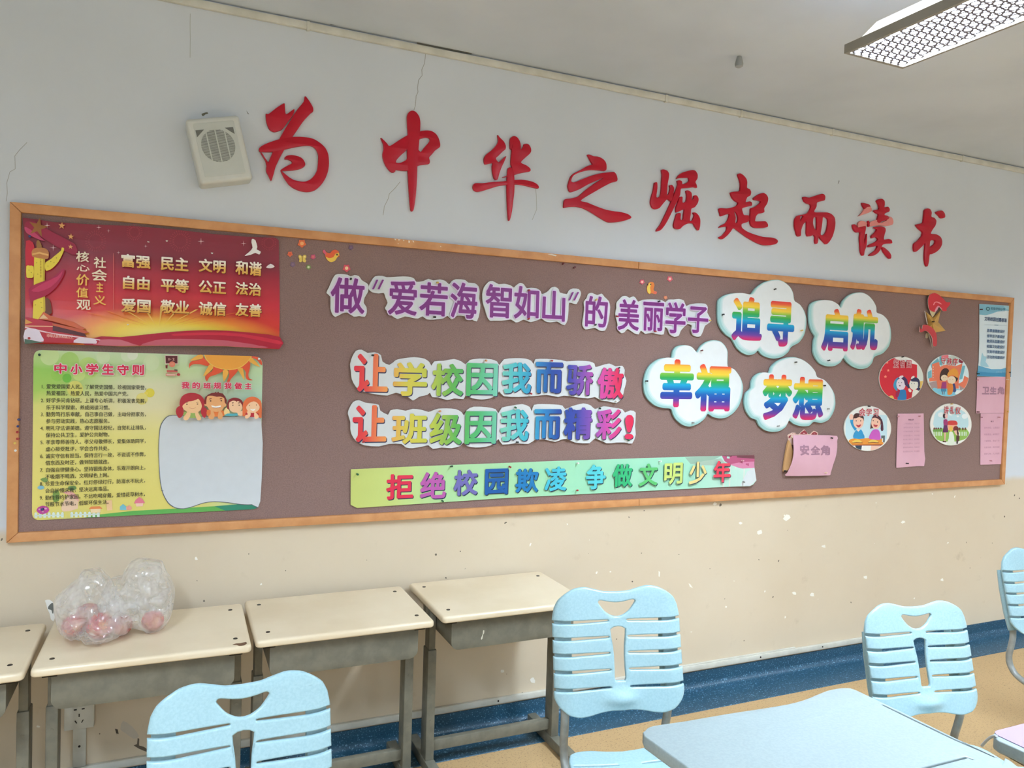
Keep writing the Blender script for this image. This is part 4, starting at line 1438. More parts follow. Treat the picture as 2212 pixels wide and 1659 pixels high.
cloud('white cloud card with rainbow characters 追寻, at the top left of the four clouds', [(690, 250), (700, 215), (740, 185), (800, 168), (870, 165), (955, 178), (1000, 125), (1060, 80), (1130, 57), (1190, 55), (1240, 75), (1285, 115), (1310, 165), (1322, 230), (1370, 265), (1400, 310), (1418, 370), (1417, 440), (1400, 510), (1360, 570), (1295, 608), (1270, 650), (1220, 690), (1150, 705), (1085, 690), (1045, 665), (1022, 638), (990, 665), (940, 675), (890, 655), (845, 615), (815, 560), (800, 535), (760, 510), (720, 465), (695, 410), (688, 340)],
      [('追', (805, 195, 1058, 560)), ('寻', (1095, 233, 1320, 605))])
cloud('white cloud card with rainbow characters 启航, the rightmost cloud', [(1442, 290), (1455, 255), (1490, 232), (1550, 222), (1610, 230), (1660, 260), (1688, 295), (1720, 230), (1765, 185), (1820, 162), (1880, 160), (1930, 185), (1970, 230), (1995, 280), (2000, 330), (2050, 350), (2090, 390), (2112, 450), (2117, 530), (2100, 600), (2050, 660), (1980, 690), (1960, 740), (1920, 780), (1860, 790), (1800, 770), (1755, 735), (1725, 698), (1700, 735), (1650, 765), (1590, 768), (1530, 745), (1495, 700), (1475, 640), (1480, 560), (1490, 520), (1465, 480), (1445, 420), (1440, 350)],
      [('启', (1545, 292, 1765, 645)), ('航', (1785, 297, 2010, 637))])
cloud('white cloud card with rainbow characters 幸福, the leftmost cloud', [(305, 700), (320, 640), (350, 605), (410, 592), (460, 605), (510, 655), (545, 605), (590, 570), (650, 553), (710, 562), (750, 600), (770, 650), (772, 770), (830, 800), (875, 860), (897, 930), (890, 1010), (865, 1090), (820, 1150), (760, 1190), (700, 1197), (650, 1185), (608, 1160), (580, 1200), (530, 1240), (460, 1265), (400, 1250), (345, 1205), (320, 1160), (303, 1118), (240, 1112), (170, 1090), (115, 1040), (85, 980), (78, 900), (95, 820), (130, 760), (190, 715), (250, 698)],
      [('幸', (210, 710, 490, 1105)), ('福', (500, 750, 795, 1140))])
cloud('white cloud card with rainbow characters 梦想, the lowest cloud, above the pink sheet', [(1107, 825), (1130, 770), (1180, 725), (1250, 698), (1320, 692), (1390, 715), (1450, 760), (1490, 810), (1510, 860), (1570, 885), (1620, 940), (1650, 1000), (1658, 1080), (1640, 1150), (1600, 1210), (1540, 1235), (1480, 1225), (1440, 1258), (1380, 1262), (1320, 1245), (1275, 1215), (1250, 1265), (1200, 1300), (1140, 1308), (1080, 1295), (1030, 1255), (1008, 1210), (960, 1190), (920, 1130), (908, 1060), (920, 990), (960, 950), (965, 900), (990, 850), (1040, 820)],
      [('梦', (1055, 835, 1300, 1210)), ('想', (1305, 855, 1562, 1210))])

# ------------------------------------------------------------------ green strip
pts = [(757.5, 1013.5), (900, 1007), (1200, 995.5), (1400, 989), (1500, 986), (1624, 983), (1622, 1000), (1625, 1020), (1627, 1036), (1621, 1045), (1615, 1049), (1400, 1060), (1100, 1075), (771, 1097), (757, 1090)]
t = art_thing('slogan_strip', 'long pale green paper strip with coloured slogan along the bottom of the board', 'banner', pts)
xr = onwall(1560, 1015, BO).x
bend_s = lambda x, z: .004 + (.02 * ((x - xr) / .2) ** 2 if x > xr else 0)
M_STRIP = ramp_mat('green_strip_print', [(0, (196, 206, 116)), (.08, (198, 212, 126)), (.2, (176, 218, 160)), (.5, (156, 216, 180)), (.78, (160, 218, 190)), (1, (190, 218, 208))], 'u', .4)
a = Art(cID, BO + .0015, bend=bend_s)
x0, z0, x1, z1 = a.wbox((757, 983, 1627, 1097))
wall_plate('paper', cID, pts, BO, .0015, FOAM, t, t.location, smooth=0, bend=bend_s)
a.frame = (x0, z0, x1, z1)
a.poly(pts, M_STRIP)
for l, m in (([(1300, 140), (1500, 130), (1700, 122), (1560, 190), (1360, 210)], (150, 182, 162)), ([(1700, 122), (2030, 112), (2030, 180), (2020, 250), (1900, 260), (1780, 215), (1730, 180)], (178, 84, 118)), ([(1700, 122), (2030, 112), (2030, 150), (1860, 140)], (112, 62, 70)), ([(1780, 215), (1900, 190), (2025, 180), (2030, 250), (1900, 258)], (206, 128, 160)), ([(1500, 180), (1690, 150), (1760, 230), (1500, 225), (1360, 212)], (168, 190, 172)), ([(1960, 290), (2030, 250), (2045, 380), (1985, 445), (1890, 445)], (206, 212, 214))):
    a.poly(cN(l), m)
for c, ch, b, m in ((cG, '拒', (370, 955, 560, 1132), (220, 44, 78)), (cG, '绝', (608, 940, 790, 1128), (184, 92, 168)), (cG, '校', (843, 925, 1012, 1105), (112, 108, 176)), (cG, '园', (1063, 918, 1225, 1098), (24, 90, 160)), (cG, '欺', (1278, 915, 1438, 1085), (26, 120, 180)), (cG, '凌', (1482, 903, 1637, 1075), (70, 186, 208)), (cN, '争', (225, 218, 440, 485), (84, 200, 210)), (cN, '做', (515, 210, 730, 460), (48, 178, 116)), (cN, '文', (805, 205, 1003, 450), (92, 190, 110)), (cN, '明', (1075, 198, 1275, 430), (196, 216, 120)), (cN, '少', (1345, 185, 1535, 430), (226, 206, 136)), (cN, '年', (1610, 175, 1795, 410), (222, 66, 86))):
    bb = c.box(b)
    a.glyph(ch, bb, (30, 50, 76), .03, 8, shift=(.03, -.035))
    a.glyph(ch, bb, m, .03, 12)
a.build('lettering', t, t.location, .04)

# ------------------------------------------------------------------ red values poster
pts = cP1([(175, 178), (280, 190), (400, 210), (700, 228), (1000, 240), (1300, 265), (1600, 300), (1850, 320), (2055, 328), (2078, 345), (2086, 600), (2087, 900), (2080, 1155), (1900, 1148), (1700, 1135), (1300, 1130), (900, 1135), (500, 1120), (190, 1113), (191, 900), (188, 600), (184, 350)])
t = art_thing('values_poster', 'red poster with gold characters and a yellow pillar, top left of the board', 'poster', pts)
zb = onwall(*cP1([(1100, 1130)])[0], BO).z
zt = onwall(*cP1([(1100, 250)])[0], BO).z
bend_r = lambda x, z: .003 + .022 * max(0.0, 1 - (z - zb) / .16) ** 2 + .010 * max(0.0, (z - zt + .12) / .12) ** 2
wall_plate('paper', cID, pts, BO, .001, FOAM, t, t.location, smooth=0, bend=bend_r)
m, tt, b_ = nt('red_poster_print', .32, .45)
u, v = uv_nodes(tt)
du = math_node(tt, 'MULTIPLY', math_node(tt, 'SUBTRACT', u, .56), .75)
dv = math_node(tt, 'SUBTRACT', v, .10)
dist = math_node(tt, 'SQRT', math_node(tt, 'ADD', math_node(tt, 'MULTIPLY', du, du), math_node(tt, 'MULTIPLY', dv, math_node(tt, 'MULTIPLY', dv, 2.6))))
tt.links.new(ramp(tt, [(0, (246, 244, 190)), (.07, (244, 232, 120)), (.17, (244, 208, 66)), (.26, (236, 140, 46)), (.36, (212, 52, 40)), (.55, (200, 24, 44)), (.85, (160, 18, 42)), (1, (132, 20, 42))], dist), b_.inputs['Base Color'])
M_REDP = m
a = Art(cP1, BO + .001, bend=bend_r)
a.frame = a.wbox((180, 178, 2086, 1155))
a.c = cID
a.poly(pts, M_REDP)
a.c = cP1
for cx, cy, r in ((715, 350, 88), (1345, 350, 90), (1005, 285, 66), (2005, 365, 62)):
    for k in range(26):
        an = 2 * math.pi * k / 26
        for r0, r1 in ((.5, .66), (.74, .9)):
            a.line([(cx + r * r0 * math.cos(an), cy + r * r0 * math.sin(an)), (cx + r * r1 * math.cos(an), cy + r * r1 * math.sin(an))], 2.6, (178, 62, 74))
for cx, cy, r in ((355, 235, 24), (740, 250, 20), (812, 275, 15), (398, 400, 26), (885, 435, 14), (1088, 388, 14), (1500, 352, 26), (1817, 368, 22)):
    a.poly(star(cx, cy, r, .12, 4), (238, 206, 206))
# rays of the low sun
for x in (800, 905, 1000, 1110, 1205, 1300, 1400, 1500, 1610, 1740):
    ex, ey = x + (x - 1200) * .35, 835 + abs(x - 1200) * .12
    a.poly([(1185 + (x - 1185) * .25, 985), (ex - 10, ey), (ex + 10, ey)], (243, 196, 92) if abs(x - 1200) < 250 else (228, 120, 52))
# red ribbon along the foot
a.poly([(640, 1095), (760, 1060), (900, 1066), (1100, 1045), (1300, 1025), (1500, 1014), (1700, 1018), (1900, 1036), (2086, 1064), (2081, 1152), (1700, 1133), (1300, 1128), (900, 1133), (640, 1122)], (176, 24, 50), 2)
a.poly([(1050, 1129), (1120, 1100), (1220, 1080), (1450, 1080), (1700, 1092), (2000, 1140), (1900, 1146), (1700, 1134), (1300, 1129)], (196, 92, 106), 2)
a.poly([(740, 1085), (900, 1085), (1000, 1118), (1040, 1128), (900, 1132), (700, 1120)], (202, 108, 120), 2)
a.poly([(1300, 1040), (1550, 1030), (1800, 1040), (2080, 1092), (2080, 1120), (1800, 1062), (1550, 1050), (1300, 1056)], (206, 40, 62), 2)
# doves
a.poly([(1880, 335), (1905, 345), (1920, 395), (1915, 412), (1945, 428), (1935, 450), (1905, 438), (1870, 452), (1825, 460), (1860, 430), (1884, 400), (1875, 360)], (236, 232, 230), 2)
a.poly([(1985, 545), (2020, 518), (2050, 540), (2020, 552)], (236, 226, 226), 2)
a.poly([(847, 440), (851, 440), (851, 860), (847, 860)], (222, 120, 110))
a.c = cP4
a.poly([(95, 60), (200, 55), (420, 180), (700, 330), (720, 460), (600, 430), (420, 330), (250, 220), (90, 150)], (150, 26, 60), 2)
a.poly([(80, 120), (150, 150), (330, 290), (220, 260), (100, 190)], (188, 60, 100), 2)
a.poly(star(245, 125, 125, .38, 5, .25), (150, 96, 40))
for cx, cy, r in ((540, 105, 46), (650, 238, 40), (645, 362, 32)):
    a.poly(star(cx, cy, r, .4, 5, .1), (222, 160, 96))
a.poly([(95, 290), (180, 310), (200, 400), (190, 600), (95, 600)], (196, 22, 48), 2)
GOLD, GOLD2, TANC = (232, 208, 66), (204, 176, 50), (190, 124, 66)
a.poly([(330, 1000), (390, 1020), (415, 1180), (330, 1210)], (110, 60, 40), 2)
a.poly([(195, 485), (330, 500), (325, 760), (330, 1000), (335, 1150), (310, 1200), (250, 1260), (180, 1250), (185, 1060), (190, 830)], GOLD)
a.poly([(300, 500), (330, 500), (325, 760), (330, 1000), (335, 1150), (315, 1195), (305, 1000)], GOLD2)
a.poly([(165, 420), (190, 385), (260, 370), (340, 385), (375, 430), (372, 500), (330, 515), (190, 490), (165, 465)], TANC, 2)
a.poly([(170, 445), (260, 425), (372, 455), (368, 475), (260, 448), (172, 465)], (226, 172, 98))
a.poly([(225, 300), (250, 280), (278, 320), (290, 372), (228, 375)], (150, 104, 50), 2)
a.poly([(335, 555), (400, 515), (440, 480), (525, 410), (535, 372), (565, 380), (555, 430), (500, 540), (450, 600), (400, 640), (345, 660), (328, 620)], GOLD, 2)
a.poly([(98, 600), (140, 595), (188, 605), (186, 735), (140, 748), (100, 735)], GOLD, 2)
for x, y in ((400, 545), (440, 560), (365, 600), (470, 500), (130, 650), (160, 680), (225, 560), (240, 700), (210, 1080), (280, 1050), (290, 1110)):
    a.poly(circle(x, y, 7, 5, 8), (150, 130, 40))
for k in range(12):
    a.poly([(268, 520 + k * 19), (285, 520 + k * 19), (285, 529 + k * 19), (268, 529 + k * 19)], (190, 150, 48))
a.poly([(125, 890), (200, 830), (330, 780), (450, 720), (530, 640), (570, 640), (565, 700), (530, 770), (470, 860), (380, 940), (300, 985), (190, 1025), (160, 1100), (140, 980)], (168, 22, 66), 2)
a.poly([(160, 900), (330, 800), (480, 730), (545, 660), (520, 740), (400, 860), (250, 920)], (196, 50, 92), 2)
a.poly([(90, 1225), (160, 1240), (300, 1270), (430, 1300), (430, 1400), (850, 1480), (1010, 1512), (985, 1558), (90, 1540)], (186, 34, 52))
a.poly([(430, 1300), (800, 1390), (850, 1475), (430, 1400)], (84, 26, 34))
a.poly([(310, 1165), (400, 1215), (690, 1290), (780, 1345), (840, 1372), (790, 1385), (440, 1285), (370, 1270), (250, 1258)], (204, 96, 54))
a.poly([(262, 1250), (312, 1195), (372, 1250)], (226, 190, 140))
a.poly([(420, 1305), (800, 1385), (885, 1422), (820, 1432), (430, 1335)], (196, 86, 52))
a.poly([(90, 1255), (180, 1300), (90, 1320)], (214, 150, 70))
a.poly([(90, 1335), (430, 1340), (430, 1352), (90, 1348)], (230, 180, 140))
a.poly([(90, 1350), (420, 1425), (1018, 1508), (1015, 1520), (420, 1442), (90, 1366)], (236, 206, 210))
a.poly([(90, 1388), (180, 1370), (260, 1395), (300, 1470), (322, 1530), (90, 1545)], (228, 214, 228), 2)
a.poly([(690, 1545), (730, 1495), (800, 1480), (900, 1490), (960, 1512), (968, 1558)], (230, 212, 222), 2)
a.poly([(355, 1422), (690, 1490), (690, 1506), (355, 1474)], (206, 90, 80))
a.glyph('中华人民共和国万岁', (365, 1446, 680, 1488), (236, 200, 190), 0, slant=0)
a.poly([(90, 1500), (250, 1530), (330, 1545), (90, 1562)], (74, 100, 80))
for ch, b in (('核', (712, 420, 872, 550)), ('心', (720, 585, 882, 665)), ('价', (715, 700, 875, 840)), ('值', (715, 865, 862, 990)), ('观', (718, 1015, 893, 1142)), ('社', (930, 490, 1082, 625)), ('会', (905, 640, 1095, 785)), ('主', (960, 800, 1050, 922)), ('义', (925, 960, 1083, 1080))):
    a.glyph(ch, b, (242, 226, 200) if ch in '核心社会观' else (240, 190, 90), .022, 8)
a.c = cP1
M_GOLDT = ramp_mat('gold_print', [(0, (222, 160, 56)), (.45, (236, 190, 100)), (.7, (246, 232, 208)), (1, (246, 240, 232))], 'v', .35)
for ch, b in (('富强', (905, 450, 1125, 550)), ('民主', (1200, 468, 1408, 572)), ('文明', (1483, 485, 1685, 585)), ('和谐', (1757, 500, 1953, 605)), ('自由', (918, 612, 1118, 712)), ('平等', (1200, 630, 1410, 732)), ('公正', (1483, 645, 1688, 742)), ('法治', (1757, 658, 1950, 755)), ('爱国', (905, 780, 1125, 882)), ('敬业', (1198, 790, 1412, 892)), ('诚信', (1483, 803, 1688, 905)), ('友善', (1757, 815, 1953, 912))):
    a.glyph(ch, b, (96, 26, 20), .03, 8, shift=(.03, -.04))
    a.glyph(ch, b, M_GOLDT, .03, 8, uvbox=b)
a.build('picture', t, t.location)

# ------------------------------------------------------------------ school rules poster
def quad_r(tl, tr, br, bl, r, n=5):
    out = []
    Q = [tl, tr, br, bl]
    for i in range(4):
        p, a0, b0 = Vector(Q[i]), Vector(Q[i - 1]), Vector(Q[(i + 1) % 4])
        s_ = p + (a0 - p).normalized() * r
        e_ = p + (b0 - p).normalized() * r
        for k in range(n + 1):
            q_ = k / n
            out.append(tuple(s_ * (1 - q_) ** 2 + p * 2 * q_ * (1 - q_) + e_ * q_ * q_))
    return out


pl = quad_r((251, 54), (1962, 106), (1941, 1242), (238, 1328), 62)
pts = cP2(pl)
t = art_thing('rules_poster', 'green and yellow school rules poster with cartoon children, lower left of the board', 'poster', pts)
wall_plate('board', cID, pts, BO, .004, FOAM, t, t.location, smooth=0)
m, tt, b_ = nt('rules_poster_print', .36, .45)
u, v = uv_nodes(tt)
vn = math_node(tt, 'ADD', v, math_node(tt, 'MULTIPLY', math_node(tt, 'SUBTRACT', obj_noise(tt, 5, 3), .5), .16))
left = ramp(tt, [(0, (206, 206, 120)), (.1, (226, 212, 116)), (.55, (226, 216, 122)), (.68, (216, 214, 122)), (.76, (166, 202, 92)), (.88, (150, 200, 88)), (.96, (186, 214, 140)), (1, (206, 224, 190))], vn)
right = ramp(tt, [(0, (222, 208, 110)), (.5, (224, 214, 130)), (.66, (222, 214, 168)), (.8, (216, 216, 176)), (.9, (196, 218, 160)), (1, (204, 224, 190))], vn)
far = ramp(tt, [(0, (196, 214, 150)), (.5, (204, 222, 186)), (.75, (184, 216, 190)), (.88, (190, 218, 170)), (1, (196, 220, 190))], vn)
c1 = mixc(tt, smoothstep(tt, u, .05, .45), left, right)
tt.links.new(mixc(tt, smoothstep(tt, u, .6, .95), c1, far), b_.inputs['Base Color'])
a = Art(cP2, BO + .004)
a.frame = a.wbox((240, 54, 1960, 1325))
a.poly(pl, m)
inside = pl
for x, y, r, c in ((520, 140, 70, (168, 206, 110)), (660, 190, 80, (182, 212, 120)), (430, 240, 50, (150, 200, 84)), (500, 265, 34, (110, 186, 64)), (590, 240, 46, (196, 218, 130)), (1130, 150, 60, (206, 222, 176)), (370, 100, 70, (196, 218, 150)), (770, 110, 50, (206, 224, 178)), (950, 95, 48, (212, 226, 190)), (1120, 375, 34, (222, 206, 70)), (1090, 380, 14, (232, 214, 90)), (990, 90, 40, (222, 230, 206)), (560, 345, 60, (216, 212, 110)), (1060, 420, 44, (222, 210, 122))):
    cl = clip(circle(x, y, r, r, 24), inside)
    if len(cl) > 2:
        a.poly(cl, c)
# the hill, fence and toy houses along the foot
a.poly(clip([(560, 1330), (700, 1288), (1000, 1256), (1300, 1240), (1600, 1222), (1800, 1205), (1945, 1190), (1941, 1300), (240, 1340)], inside), (96, 172, 84))
a.poly(clip([(1600, 1222), (1800, 1205), (1945, 1186), (1945, 1260), (1700, 1262)], inside), (44, 132, 106))
for x in [258 + k * 33 for k in range(7)] + [526 + k * 33 for k in range(7)]:
    y = 1266 + (x - 258) * -.012
    a.poly([(x, y + 8), (x + 10, y), (x + 20, y + 8), (x + 20, y + 42), (x, y + 42)], (216, 230, 222))
a.poly(clip([(255, 1288), (470, 1284), (470, 1294), (255, 1298)], inside), (206, 222, 214))
a.poly([(526, 1282), (745, 1276), (745, 1286), (526, 1292)], (206, 222, 214))
a.poly([(272, 1255), (285, 1230), (320, 1218), (355, 1228), (368, 1252), (345, 1275), (300, 1280)], (188, 70, 150), 2)
for x, y, r in ((295, 1245, 9), (340, 1240, 10), (320, 1262, 8)):
    a.poly(circle(x, y, r, r * .7, 10), (226, 170, 206))
a.poly([(460, 1215), (500, 1150), (540, 1130), (575, 1160), (580, 1240), (470, 1262)], (232, 200, 170), 2)
a.poly([(470, 1120), (530, 1110), (580, 1150), (590, 1190), (540, 1150)], (230, 170, 160), 2)
a.poly([(395, 1120), (430, 1100), (445, 1130), (440, 1180), (400, 1190)], (120, 150, 70), 2)
a.poly([(510, 1075), (560, 1070), (572, 1090), (545, 1105), (515, 1098)], (104, 140, 78), 2)
a.poly([(300, 1020), (340, 1008), (360, 1030), (335, 1045)], (120, 150, 80), 2)
a.poly([(278, 1085), (295, 1068), (325, 1072), (330, 1090), (300, 1098)], (130, 186, 206), 2)
a.poly([(662, 1243), (680, 1225), (745, 1222), (765, 1240)], (226, 136, 80))
a.poly([(675, 1243), (752, 1240), (750, 1268), (678, 1272)], (238, 214, 170))
a.poly([(895, 1225), (918, 1205), (944, 1225), (944, 1250), (895, 1250)], (120, 190, 206))
a.poly([(940, 1230), (965, 1212), (985, 1232), (980, 1250), (945, 1250)], (232, 160, 140))
a.poly([(1000, 1200), (1040, 1152), (1082, 1198)], (222, 120, 140), 2)
a.poly([(1012, 1200), (1070, 1198), (1066, 1222), (1018, 1224)], (240, 200, 180))
a.poly([(790, 1180), (835, 1176), (840, 1250), (800, 1254)], (236, 196, 150))
# white notice panel
wp = [(1195, 660), (1208, 610), (1240, 565), (1290, 545), (1500, 552), (1750, 556), (1949, 574), (1942, 1186), (1880, 1207), (1800, 1206), (1700, 1192), (1600, 1185), (1520, 1195), (1440, 1222), (1370, 1238), (1310, 1230), (1260, 1196), (1222, 1130), (1200, 1040), (1190, 900), (1188, 770)]
wc = catmull(wp, 3)
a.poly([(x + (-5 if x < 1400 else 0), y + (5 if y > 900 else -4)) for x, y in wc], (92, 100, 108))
a.poly([(x + (1 if x > 1900 else 0), y) for x, y in wc], (206, 212, 218))
a.poly([(1205, 1100), (1225, 1106), (1205, 1108)], (90, 96, 104))
# lines of type
RULES = ['爱党爱国爱人民。了解党史国情，珍视国家荣誉，', '热爱祖国，热爱人民，热爱中国共产党。', '好学多问肯钻研。上课专心听讲，积极发表见解，', '乐于科学探索，养成阅读习惯。', '勤劳笃行乐奉献。自己事自己做，主动分担家务，', '参与劳动实践，热心志愿服务。', '明礼守法讲美德。遵守国法校纪，自觉礼让排队，', '保持公共卫生，爱护公共财物。', '孝亲尊师善待人。孝父母敬师长，爱集体助同学，', '虚心接受批评，学会合作共处。', '诚实守信有担当。保持言行一致，不说谎不作弊，', '借东西及时还，做到知错就改。', '自强自律健身心。坚持锻炼身体，乐观开朗向上，', '不吸烟不喝酒，文明绿色上网。', '珍爱生命保安全。红灯停绿灯行，防溺水不玩火，', '会自护懂求救，坚决远离毒品。', '勤俭节约护家园。不比吃喝穿戴，爱惜花草树木，', '节粮节水节电，低碳环保生活。']
YS = [328, 378, 432, 485, 536, 588, 640, 692, 745, 797, 849, 900, 953, 1003, 1055, 1108, 1160, 1210]
INK = (44, 42, 34)
for k, (s_, y) in enumerate(zip(RULES, YS)):
    x = 345 - k * .6
    a.text(s_, x, y, 36.6, INK, 38, .012)
    if k % 2 == 0:
        a.text('%d.' % (k // 2 + 1), x - 40, y, 36, INK, 38, .01)
CRIM = (216, 26, 74)
for ch, b in (('中', (405, 155, 498, 232)), ('小', (525, 160, 615, 238)), ('学', (642, 158, 735, 240)), ('生', (762, 160, 850, 240)), ('守', (875, 165, 962, 243)), ('则', (985, 165, 1075, 243))):
    a.glyph(ch, b, (240, 226, 226), .035, 10, grow=.06)
    a.glyph(ch, b, CRIM, .035, 10)
a.c = cP3
# sun
FL, YE = (222, 82, 46), (234, 172, 70)
top = [(-200, 132), (2300, 190), (2300, 2000), (-200, 2000)]
top = clip([(600, 145), (1960, 182), (2050, 215), (2088, 300), (2088, 900), (600, 900)], [(600, 140), (1960, 180), (2040, 205), (2090, 300), (2090, 900), (600, 900)])
for l, c in (([(900, 150), (940, 230), (1040, 330), (1000, 375), (850, 340), (720, 340), (650, 380), (638, 430), (628, 380), (640, 320), (690, 275), (800, 260), (880, 230)], FL),
             ([(1060, 350), (1150, 400), (1300, 440), (1290, 490), (1160, 550), (1040, 590), (990, 680), (960, 650), (950, 590), (990, 540), (1080, 480), (1110, 420)], FL),
             ([(1420, 440), (1600, 420), (1590, 490), (1520, 570), (1460, 640), (1430, 700), (1380, 700), (1420, 600), (1430, 520)], FL),
             ([(1640, 400), (1760, 330), (1840, 240), (1850, 330), (1840, 430), (1810, 540), (1830, 620), (1900, 655), (1840, 660), (1780, 640), (1755, 580), (1760, 500), (1720, 440)], FL),
             ([(1860, 182), (1960, 185), (2030, 215), (2080, 285), (2082, 360), (2040, 330), (1980, 250), (1890, 215)], FL),
             ([(640, 270), (800, 158), (905, 152), (900, 222), (800, 250)], YE), ([(910, 575), (1030, 350), (1110, 370), (1100, 430), (1000, 530)], YE), ([(1300, 470), (1380, 450), (1420, 510), (1320, 690)], YE), ([(1590, 425), (1700, 415), (1735, 655), (1660, 540)], YE), ([(1835, 225), (1890, 215), (2050, 400), (1830, 290)], YE)):
    a.poly(l, c, 2)
a.poly([(928, 150), (960, 240), (1040, 330), (1150, 400), (1280, 440), (1420, 455), (1560, 440), (1690, 388), (1785, 310), (1845, 240), (1880, 178)], (240, 190, 84))
a.poly([(945, 152), (975, 232), (1050, 318), (1155, 386), (1282, 426), (1420, 440), (1556, 426), (1680, 376), (1772, 300), (1830, 232), (1862, 176)], (234, 160, 58))
# blackboard badge
a.poly([(150, 160), (408, 165), (410, 335), (158, 332)], (232, 200, 190))
a.poly([(162, 172), (398, 174), (400, 322), (166, 320)], (88, 22, 28))
a.glyph('1', (222, 215, 240, 265), (214, 160, 150), .05)
a.glyph('+', (255, 228, 278, 254), (214, 160, 150), .05)
a.glyph('2', (298, 212, 342, 266), (214, 160, 150), .05)
a.poly(circle(294, 340, 62, 58, 20), (224, 128, 100))
for y in (325, 345):
    a.line([(255, y), (330, y)], 5, (232, 168, 146))
a.poly([(160, 360), (205, 350), (200, 425), (165, 420)], (120, 30, 30))
a.poly([(185, 455), (400, 460), (402, 502), (188, 504)], (196, 96, 84))
a.poly([(338, 440), (400, 444), (402, 472), (334, 466)], (80, 70, 60))
a.poly([(165, 522), (372, 528), (370, 572), (168, 572)], (206, 120, 104))
a.poly([(180, 540), (360, 544), (360, 558), (180, 556)], (238, 214, 200))
a.poly(circle(420, 545, 36, 28, 16), (176, 40, 52))
for ch, b in (('我', (480, 690, 640, 825)), ('的', (695, 695, 850, 825)), ('班', (915, 705, 1065, 825)), ('规', (1118, 700, 1270, 830)), ('我', (1330, 700, 1478, 830)), ('做', (1535, 700, 1685, 838)), ('主', (1740, 708, 1875, 838))):
    a.glyph(ch, b, (240, 226, 226), .035, 10, grow=.06)
    a.glyph(ch, b, CRIM, .035, 10)
SK1, SK2, SK3 = (242, 196, 146), (230, 168, 112), (244, 200, 160)
HR = (176, 34, 46)
# girl with red bunches
a.poly([(440, 1170), (480, 1195), (520, 1250), (520, 1320), (480, 1390), (430, 1410), (390, 1360), (365, 1280), (385, 1210)], HR, 2)
a.poly([(870, 1230), (930, 1190), (985, 1240), (990, 1300), (970, 1370), (935, 1410), (890, 1360), (865, 1290)], HR, 2)
a.poly([(530, 1290), (640, 1300), (770, 1300), (860, 1330), (870, 1405), (540, 1400)], (150, 176, 92), 2)
a.poly([(440, 1150), (450, 1060), (490, 980), (560, 930), (660, 908), (760, 915), (850, 950), (910, 1010), (940, 1080), (930, 1180), (890, 1230), (600, 1240), (500, 1230), (470, 1200)], HR, 2)
a.poly([(500, 1165), (560, 1110), (640, 1075), (730, 1060), (810, 1025), (860, 1090), (885, 1170), (860, 1250), (790, 1300), (700, 1312), (600, 1290), (530, 1240), (505, 1205)], SK1, 2)
a.poly([(690, 1000), (660, 1050), (630, 1078), (720, 1065), (815, 1022), (760, 980)], HR, 2)
for x, y in ((588, 1136), (798, 1132)):
    a.poly(circle(x, y, 17, 11, 12), (90, 60, 40))
    a.line([(x - 26, y - 30), (x + 20, y - 38)], 8, (150, 110, 80))
a.line([(630, 1200), (670, 1220), (720, 1222), (770, 1200)], 6, (206, 130, 96))
for l in ([(600, 1250), (660, 1300), (650, 1380), (600, 1450), (540, 1450), (515, 1400), (560, 1340), (590, 1290)], [(760, 1280), (800, 1260), (825, 1330), (870, 1400), (860, 1450), (800, 1452), (770, 1400), (750, 1330)]):
    a.poly(l, SK1, 2)
# boy with a broad grin
BR = (118, 32, 28)
a.poly([(990, 1250), (1050, 1250), (1180, 1285), (1290, 1255), (1335, 1290), (1320, 1372), (1000, 1372)], (228, 124, 58), 2)
a.poly([(930, 1085), (950, 1000), (1000, 950), (1080, 910), (1140, 905), (1150, 888), (1180, 905), (1220, 886), (1230, 908), (1300, 920), (1350, 980), (1382, 1060), (1375, 1140), (1330, 1160), (980, 1160), (940, 1140)], BR)
a.poly([(975, 1060), (1000, 975), (1090, 965), (1180, 988), (1250, 983), (1330, 1012), (1340, 1100), (1372, 1140), (1360, 1178), (1330, 1190), (1290, 1250), (1200, 1287), (1120, 1282), (1040, 1250), (990, 1180), (945, 1162), (940, 1130), (972, 1138)], SK2, 2)
for x, y in ((1060, 1070), (1272, 1066)):
    a.poly(circle(x, y, 16, 12, 12), (70, 44, 34))
    a.line([(x - 28, y - 36), (x + 18, y - 46)], 14, (96, 34, 30))
a.poly([(1075, 1155), (1160, 1178), (1260, 1158), (1250, 1198), (1170, 1212), (1095, 1200)], (246, 244, 240), 2)
a.line([(1095, 1200), (1170, 1210), (1250, 1195)], 7, (130, 50, 50))
for l in ([(1060, 1260), (1120, 1290), (1140, 1370), (1110, 1430), (1050, 1435), (1010, 1390), (1060, 1330)], [(1220, 1285), (1262, 1270), (1300, 1350), (1290, 1420), (1240, 1435), (1200, 1400), (1210, 1330)]):
    a.poly(l, SK2, 2)
